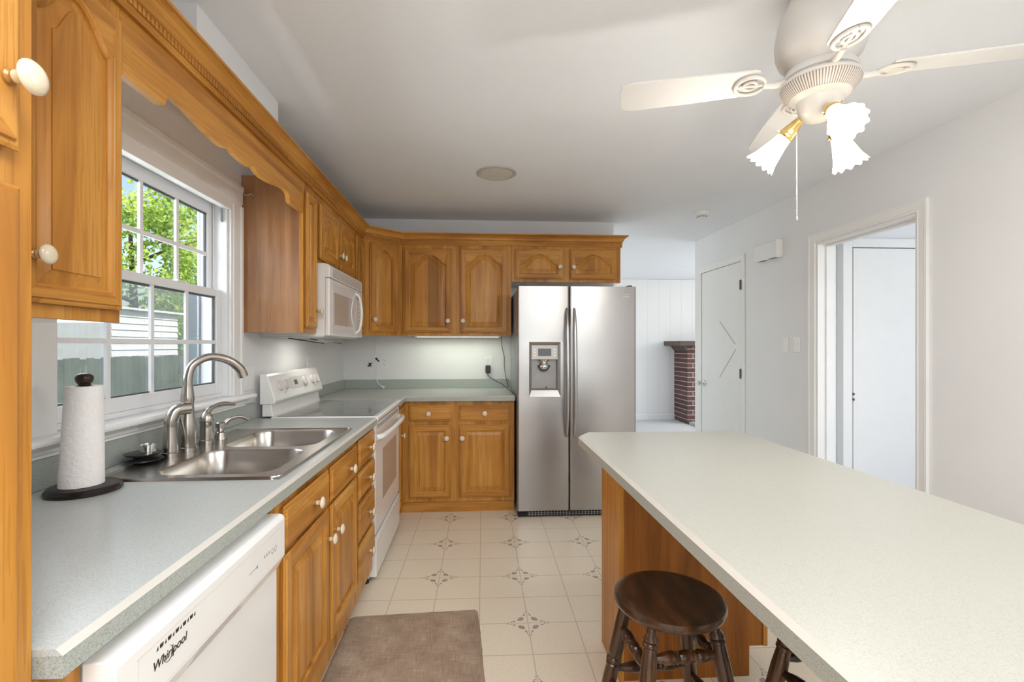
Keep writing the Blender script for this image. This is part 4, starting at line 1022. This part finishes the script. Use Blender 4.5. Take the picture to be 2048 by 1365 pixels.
bm = B(); box(bm, 1.141, 1.166, FY-.0021, FY-.0015, 1.6835, 1.6875); obj('badge_print', bm, 'ink_grey', bd)
gr = obj('grille', bx(FX0+.006, FX1-.006, 3.585, 3.625, .006, .048), 'dark_gap', t)
bm = B()
for k in range(34): x = FX0+.09+.024*k; box(bm, x, x+.003, 3.5825, 3.5846, .010, .044)
for z in (.018, .030): box(bm, FX0+.08, FX1-.06, 3.583, 3.5846, z, z+.002)
obj('grille_bar', bm, 'screw_grey', gr)

# ================================================================== STOOLS
def stool(cx, cy, rz, label, zs=.623):
    t = thing('wooden_stool', label, 'stool', (cx, cy, 0), 'stools at the island', rz)
    Rz = Matrix.Rotation(rz, 4, 'Z'); T = Matrix.Translation((cx, cy, 0)) @ Rz
    P = lambda x, y, z: T @ Vector((x, y, z))
    obj('seat', lathe(B(), [(.095, -.040), (.128, -.036), (.143, -.026), (.148, -.014), (.145, -.004), (.136, .0), (.118, -.001), (.06, -.005), (.0, -.006)], P(0, 0, zs), (0,0,1), 56), 'walnut_stain', t, smooth=45)
    tops, bots = [], []
    for k in range(4):
        a = PI/4 + k*PI/2; ct = P(.118*math.cos(a), .118*math.sin(a), zs-.036); cb = P(.245*math.cos(a), .245*math.sin(a), .0005)
        ax = (cb-ct); L = ax.length; ax.normalize()
        pr = []
        rad = [(0,.012),(.03,.014),(.045,.021),(.055,.021),(.060,.016),(.066,.021),(.076,.0215),(.082,.017),(.09,.0185),(.16,.0215),(.30,.0225),(.335,.0215),(.342,.017),(.350,.0235),(.362,.024),(.370,.017),(.378,.0225),(.388,.021),(.45,.0225),(.60,.0215),(.66,.0195),(.668,.016),(.678,.022),(.69,.022),(.70,.016),(.74,.0175),(.85,.0175),(.95,.0135),(1,.0125)]
        for s, r in rad: pr.append((r*.92, s*L))
        obj('leg', lathe(B(), pr, ct, ax, 18), 'walnut_stain_upright', t, smooth=50)
        tops.append(ct); bots.append(cb)
    at = lambda k, z: tops[k].lerp(bots[k], (zs-.036-z)/(zs-.036))
    for (za, zb) in ((.512, .512), (.345, .345)):
        for k in range(4):
            j = (k+1) % 4; dz = .028 if k % 2 else 0.0
            a, b = at(k, za-dz), at(j, zb-dz); d_ = b-a; L = d_.length; d_.normalize()
            pr = [(.0085, .014), (.010, L*.12), (.0155, L*.24), (.0165, L*.33), (.0125, L*.36), (.0165, L*.38), (.0125, L*.41), (.0155, L*.45), (.0165, L*.52), (.0155, L*.58), (.0125, L*.60), (.0165, L*.63), (.0125, L*.65), (.0165, L*.68), (.0155, L*.77), (.010, L*.88), (.0085, L-.014)]
            obj('stretcher', lathe(B(), pr, a, d_, 14), 'walnut_stain', t, smooth=50)
    return t
stool(.530, 1.275, .04, 'dark stained round wooden stool with turned legs at the island cabinet')
stool(.889, 1.090, math.radians(15), 'dark stained wooden stool tucked under the island worktop, only a leg showing')

# floor mat in front of the sink
bm = B(); rr = random.Random(5)
out = [(-.590, 1.28), (.055, 1.27), (.052, 1.5), (.036, 1.84), (.022, 2.15), (.010, 2.315), (-.002, 2.334), (-.30, 2.322), (-.575, 2.308), (-.596, 2.290), (-.592, 2.0), (-.590, 1.6)]
den = []
for a, b in zip(out, out[1:]+out[:1]):
    for k in range(10): den.append((a[0]+(b[0]-a[0])*k/10+rr.uniform(-.0012, .0012), a[1]+(b[1]-a[1])*k/10+rr.uniform(-.0012, .0012)))
ctr = (-.27, 1.8); loft(bm, [[(x, y, .0006) for x, y in den], [(x, y, .0065) for x, y in den], [(x+(ctr[0]-x)*.008, y+(ctr[1]-y)*.008, .0085) for x, y in den]], True, True, True)
tag(obj('floor_mat', bm, 'mat_fabric', loc=(-.27, 1.8, 0)), 'worn greyish brown woven floor mat in front of the sink cabinet', 'mat')

# ================================================================== CEILING FAN
FCX, FCY = 1.10, 1.455
t = thing('ceiling_fan', 'white four-blade ceiling fan with three lit glass shades over the island', 'ceiling fan', (FCX, FCY, CEIL))
C0 = (FCX, FCY, 0)
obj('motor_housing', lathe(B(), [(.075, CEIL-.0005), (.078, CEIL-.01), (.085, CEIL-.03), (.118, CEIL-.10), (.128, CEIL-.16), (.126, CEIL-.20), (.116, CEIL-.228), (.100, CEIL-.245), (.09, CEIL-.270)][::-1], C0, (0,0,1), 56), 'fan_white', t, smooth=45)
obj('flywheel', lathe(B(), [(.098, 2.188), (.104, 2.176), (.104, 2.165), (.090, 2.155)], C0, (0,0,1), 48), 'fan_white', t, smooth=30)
obj('vent_ring', lathe(B(), [(.106, 2.146), (.112, 2.140), (.110, 2.133), (.088, 2.106), (.080, 2.100)], C0, (0,0,1), 96), 'fan_vents', t, smooth=40)
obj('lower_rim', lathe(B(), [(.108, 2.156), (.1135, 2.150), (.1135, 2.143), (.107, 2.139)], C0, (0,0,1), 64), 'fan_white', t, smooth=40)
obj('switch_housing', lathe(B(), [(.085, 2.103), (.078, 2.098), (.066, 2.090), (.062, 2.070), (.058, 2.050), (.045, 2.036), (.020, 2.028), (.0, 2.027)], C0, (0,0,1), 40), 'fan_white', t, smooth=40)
for k in range(4):
    ang = math.radians(163 + 90*k); d_ = Vector((math.cos(ang), math.sin(ang), 0)); s_ = Vector((-d_.y, d_.x, 0)); c = Vector((FCX, FCY, 2.170))
    bm = B(); pitch = .20; tl = lambda r, w, z=0: c + d_*r + s_*w + Vector((0, 0, w*pitch + z))
    outl = [(.185, -.050), (.20, -.056), (.40, -.064), (.585, -.066), (.612, -.055), (.620, -.030), (.620, .030), (.612, .055), (.585, .066), (.40, .064), (.20, .056), (.185, .050)]
    loft(bm, [[tl(r, w) for r, w in outl], [tl(r, w, .006) for r, w in outl]], True, True, True)
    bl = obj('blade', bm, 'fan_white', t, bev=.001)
    bm = B()                                                # pierced iron: arm and oval loop
    tube(bm, [c + d_*.095 + Vector((0,0,-.006)), c + d_*.13 + Vector((0,0,-.014)), c + d_*.165 + Vector((0,0,-.010))], [.012, .010, .009], 10)
    lp = [tl(.205+.045*math.cos(a_), .040*math.sin(a_), -.006) for a_ in [2*PI*q_/24 for q_ in range(25)]]; tube(bm, lp, .0065, 8)
    lp = [tl(.205+.020*math.cos(a_), .018*math.sin(a_), -.006) for a_ in [2*PI*q_/16 for q_ in range(17)]]; tube(bm, lp, .0055, 8)
    tube(bm, [tl(.16, 0, -.006), tl(.25, 0, -.006)], .006, 8)
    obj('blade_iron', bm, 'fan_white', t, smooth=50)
hub = Vector((FCX, FCY, 2.050))
for k, (az, dn_) in enumerate(((136, 45), (254, 40), (18, 56))):
    a = math.radians(az); e = math.radians(dn_); d_ = Vector((math.cos(a)*math.cos(e), math.sin(a)*math.cos(e), -math.sin(e)))
    root = hub + Vector((math.cos(a), math.sin(a), 0))*.050
    arm = obj('lamp_arm', lathe(B(), [(.010, -.012), (.012, .004), (.017, .022), (.022, .040), (.0245, .050), (.0245, .056), (.026, .058), (.026, .068), (.0245, .070)], root, d_, 28), 'brass', t, smooth=40)
    for q_ in range(3):
        aa, u_, v_ = frame_of(d_); w_ = u_*math.cos(q_*2.1) + v_*math.sin(q_*2.1); obj('thumb_screw', tube(B(), [root + d_*.063 + w_*.024, root + d_*.063 + w_*.033], .0028, 8), 'brass', arm)
    sc = lambda kk, t_: (.045 if kk >= 7 else 0)*abs(math.sin(t_*8)) + (.012*math.cos(t_*16) if 1 <= kk < 7 else 0)
    prof = [(.0225, .066), (.0235, .076), (.027, .095), (.032, .115), (.037, .135), (.041, .150), (.046, .164), (.051, .173)]
    inn = [(.0485, .1725), (.044, .163), (.039, .149), (.035, .134), (.030, .115), (.025, .095), (.021, .076), (.020, .068)]
    bm = B(); lathe(bm, prof + inn, root, d_, 64, cap=False, wob=lambda kk, t_: .05*math.cos(t_*12) if 6 <= kk <= 9 else .015*math.cos(t_*12), hwob=lambda kk, t_: .0045*math.cos(t_*12) if 7 <= kk <= 8 else 0)
    sh_ = obj('glass_shade', bm, 'frosted_shade', t, smooth=60)
    obj('bulb', lathe(B(), [(.011, .068), (.013, .085), (.022, .105), (.028, .122), (.028, .132), (.022, .146), (.010, .153), (.0, .154)], root, d_, 24), 'light_bulb', t, smooth=60)
    p = root + d_*.190
    lamp('fan_lamp', 'POINT', p, (0,0,0), 5.0, (1,.965,.92), shadow_soft_size=.035)
ch = Vector((FCX-.045, FCY+.045, 2.046)); pts = [ch + Vector((0,0,-.0042*k)) for k in range(77)]
bm = B()
for p in pts: lathe(bm, [(.0006, .0013), (.0019, .0004), (.0019, -.0008), (.0006, -.0020)], p, (0,0,1), 6)
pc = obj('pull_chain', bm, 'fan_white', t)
obj('chain_end', lathe(B(), [(.0015, .004), (.003, 0), (.003, -.008), (.001, -.010)], pts[-1], (0,0,1), 10), 'screw_grey', pc)
pts = [Vector((FCX+.010, FCY-.060, 2.050)) + Vector((0,0,-.004*k)) for k in range(20)]
bm = B()
for p in pts: lathe(bm, [(.0005, .0012), (.0012, .0004), (.0012, -.0008), (.0005, -.0018)], p, (0,0,1), 6)
obj('pull_chain', bm, 'screw_grey', t)

# ================================================================== SMALL THINGS ON WALLS AND CEILING
t = thing('ceiling_speaker', 'round beige speaker set flush in the kitchen ceiling', 'speaker', (.140, 3.15, CEIL))
obj('rim', lathe(B(), [(.130, 0), (.132, -.004), (.126, -.008), (.108, -.006), (.106, -.003)], (.140, 3.15, CEIL-.0004), (0,0,1), 56, cap=False), 'speaker_rim', t, smooth=40)
obj('grille', lathe(B(), [(.107, -.003), (.08, -.005), (.0, -.0065)], (.140, 3.15, CEIL-.0004), (0,0,1), 48), 'speaker_grille', t, smooth=60)
t = thing('smoke_detector', 'round white smoke detector on the ceiling near the closet door', 'smoke detector', (1.95, 3.985, CEIL))
obj('body', lathe(B(), [(.066, 0), (.066, -.022), (.062, -.028), (.042, -.034), (.040, -.044), (.034, -.049), (.0, -.050)], (1.95, 3.985, CEIL-.0004), (0,0,1), 40), 'plastic_white', t, smooth=35)
bm = B()
for k in range(10):
    a = 2*PI*k/10
    for z in (-.0385, -.0430):
        q = Vector((1.95+.0405*math.cos(a), 3.985+.0405*math.sin(a), CEIL+z)); tube(bm, [q - Vector((-math.sin(a), math.cos(a), 0))*.008, q + Vector((-math.sin(a), math.cos(a), 0))*.008], .0018, 6)
obj('vent', bm, 'ink', t)
t = thing('door_chime', 'white door chime box on the wall between closet door and doorway', 'door chime', (XR, 3.785, 2.075))
obj('cover', bx(XR-.052, XR-.0006, 3.640, 3.930, 2.012, 2.145), 'plastic_white', t, bev=.006)
obj('cover_end', bx(XR-.056, XR-.0006, 3.618, 3.640, 2.006, 2.150), 'plastic_white', t, bev=.004)
bm = B(); box(bm, XR-.045, XR-.012, 3.67, 3.74, 2.0095, 2.0125); box(bm, XR-.045, XR-.012, 3.80, 3.87, 2.0095, 2.0125); obj('sound_slot', bm, 'ink_grey', t)
def plate(name, label, cat, c, n, kind, group=None, w=.072, h=.116):
    """cover plate on a wall; c its centre, n the outward normal"""
    n = Vector(n); r = Vector((0,0,1)).cross(n); c = Vector(c)
    def blk(u0, u1, z0, z1, d0, d1):
        p = [c + r*u + Vector((0,0,z)) for u, z in ((u0, z0), (u1, z0), (u1, z1), (u0, z1))]
        bm = B(); loft(bm, [[q + n*d0 for q in p], [q + n*d1 for q in p]], True, True, True); return bm
    t = thing(name, label, cat, c, group)
    obj('cover_plate', blk(-w/2, w/2, -h/2, h/2, .0004, .005), 'plastic_white', t, bev=.0015)
    if kind == 'toggle': obj('toggle', blk(-.005, .005, -.003, .012, .005, .016), 'plastic_white', t, bev=.001)
    if kind == 'rockers':
        for u in (-w*.24, w*.24): obj('rocker', blk(u-.0165, u+.0165, -.033, .033, .005, .008), 'trim_paint', t, bev=.0015)
    if kind == 'outlet':
        for z in (-.020, .020):
            s_ = obj('socket', blk(-.0165, .0165, z-.014, z+.014, .005, .0068), 'plastic_white', t, bev=.002)
            bm = blk(-.0085, -.0060, z-.001, z+.008, .0066, .0072)
            for a in ((.0060, .0085, z-.001, z+.007), (-.0025, .0025, z-.010, z-.005)):
                q = blk(*a, .0066, .0072); me = bpy.data.meshes.new('tmp'); q.to_mesh(me); q.free(); bm.from_mesh(me); bpy.data.meshes.remove(me)
            obj('slot', bm, 'ink', s_)
    return t
plate('light_switch', 'white double rocker switch plate between window casing and range', 'light switch', (XL, 2.565, 1.131), (1,0,0), 'rockers', w=.128, h=.122)
plate('wall_outlet', 'white outlet plate on the window wall behind the range controls', 'outlet', (XL, 3.46, 1.168), (1,0,0), 'outlet')
plate('light_switch', 'white toggle switch plate nearer the closet door on the right wall', 'light switch', (XR, 3.588, 1.312), (-1,0,0), 'toggle')
plate('light_switch', 'white toggle switch plate nearer the doorway casing on the right wall', 'light switch', (XR, 3.455, 1.312), (-1,0,0), 'toggle')
plate('wall_outlet', 'white outlet above the corner worktop with a white cord tied beside it', 'outlet', (-.826, YB, 1.150), (0,-1,0), 'outlet')
plate('wall_outlet', 'white outlet beside the refrigerator holding a black adapter', 'outlet', (.114, YB, 1.148), (0,-1,0), 'outlet')
yb = YB - .012
t = thing('power_cord', 'white power cord bundled with black ties hanging down to the corner worktop', 'cable', (-.9, yb, 1.1))  # plain power cord, looped and tied, its plug hanging loose
pth = smooth_path([(-.905, yb, 1.375), (-.903, yb, 1.30), (-.906, yb, 1.235), (-.930, yb-.004, 1.150), (-.960, yb-.008, 1.120), (-.925, yb-.014, 1.160), (-.880, yb-.014, 1.176), (-.890, yb-.010, 1.120), (-.893, yb-.010, 1.02), (-.880, yb-.020, .968), (-.852, yb-.030, .940)], 8)
obj('cable', tube(B(), pth, .0035, 8), 'plastic_white', t, smooth=60)
obj('plug', lathe(B(), [(.004, 0), (.009, .008), (.011, .030), (.011, .038), (.003, .039)], (-.852, yb-.030, .940), (.75, -.25, -.35), 14), 'plastic_white', t, smooth=40)
for (x, z, s_) in ((-.950, 1.130, 1), (-.884, 1.175, -1)):
    bm = B(); tube(bm, [(x-.018, yb-.013, z-.014*s_), (x+.014, yb-.018, z+.014*s_)], .006, 8); tube(bm, [(x-.010, yb-.018, z+.018), (x+.010, yb-.012, z-.016)], .005, 8); obj('cable_tie', bm, 'wire_black', t)
t = thing('power_adapter', 'black plug-in power adapter in the outlet next to the refrigerator', 'power adapter', (.114, YB-.02, 1.10))
obj('case', bx(.090, .136, YB-.044, YB-.0075, 1.050, 1.122), 'plastic_black', t, bev=.006)
obj('cable', tube(B(), smooth_path([(.113, YB-.030, 1.052), (.114, YB-.030, 1.030), (.150, YB-.035, 1.002), (.205, YB-.045, .968), (.235, YB-.07, .958), (.270, YB-.18, .930), (.288, YB-.40, .925), (.300, YB-.66, .920)], 8), .0026, 8), 'wire_black', t, smooth=60)
t = thing('lamp_cable', 'thin black cable dropping from the wall cabinet beside the refrigerator', 'cable', (.27, YB, 1.2))
obj('wire', tube(B(), smooth_path([(.232, YB-.10, 1.390), (.236, YB-.02, 1.36), (.240, YB-.010, 1.30), (.262, YB-.010, 1.20), (.262, YB-.010, 1.12), (.274, YB-.020, 1.03), (.284, YB-.034, .985), (.292, YB-.040, .9200)], 8), .0024, 8), 'wire_black', t, smooth=60)
t = thing('under_cabinet_light', 'slim white strip light under the two-door cabinet on the back wall', 'strip light', (-.15, 4.12, 1.39))
obj('housing', bx(-.52, .215, 4.070, 4.125, 1.378, 1.3915), 'plastic_white', t, bev=.002)
obj('diffuser', bx(-.50, .195, 4.076, 4.119, 1.3745, 1.3785), 'under_cabinet_tube', t)
lamp('under_cabinet_lamp', 'AREA', (-.15, 4.15, 1.370), (0, 0, 0), 1.1, (.92,1,.80), shape='RECTANGLE', size=.7, size_y=.05)

# living-room fireplace at the far end
t = thing('fireplace', 'brick fireplace with a dark wooden mantel in the room beyond the closet door', 'fireplace', (4.2, 7.8, 0))
bm = B(); box(bm, 3.475, 4.9, 7.60, 8.118, .02, 1.29); obj('brickwork', bm, 'red_brick', t)
obj('mantel', bx(3.29, 4.98, 7.47, 8.118, 1.295, 1.372), 'mantel_wood', t, bev=.004)
bm = B(); prism(bm, [(3.475, 1.205), (3.40, 1.294), (3.475, 1.294)], 'y', 7.60, 8.118); obj('corbel', bm, 'mantel_wood', t)
obj('hearth_slab', bx(3.50, 4.9, 7.15, 7.5985, .0045, .045), 'hearth', t)
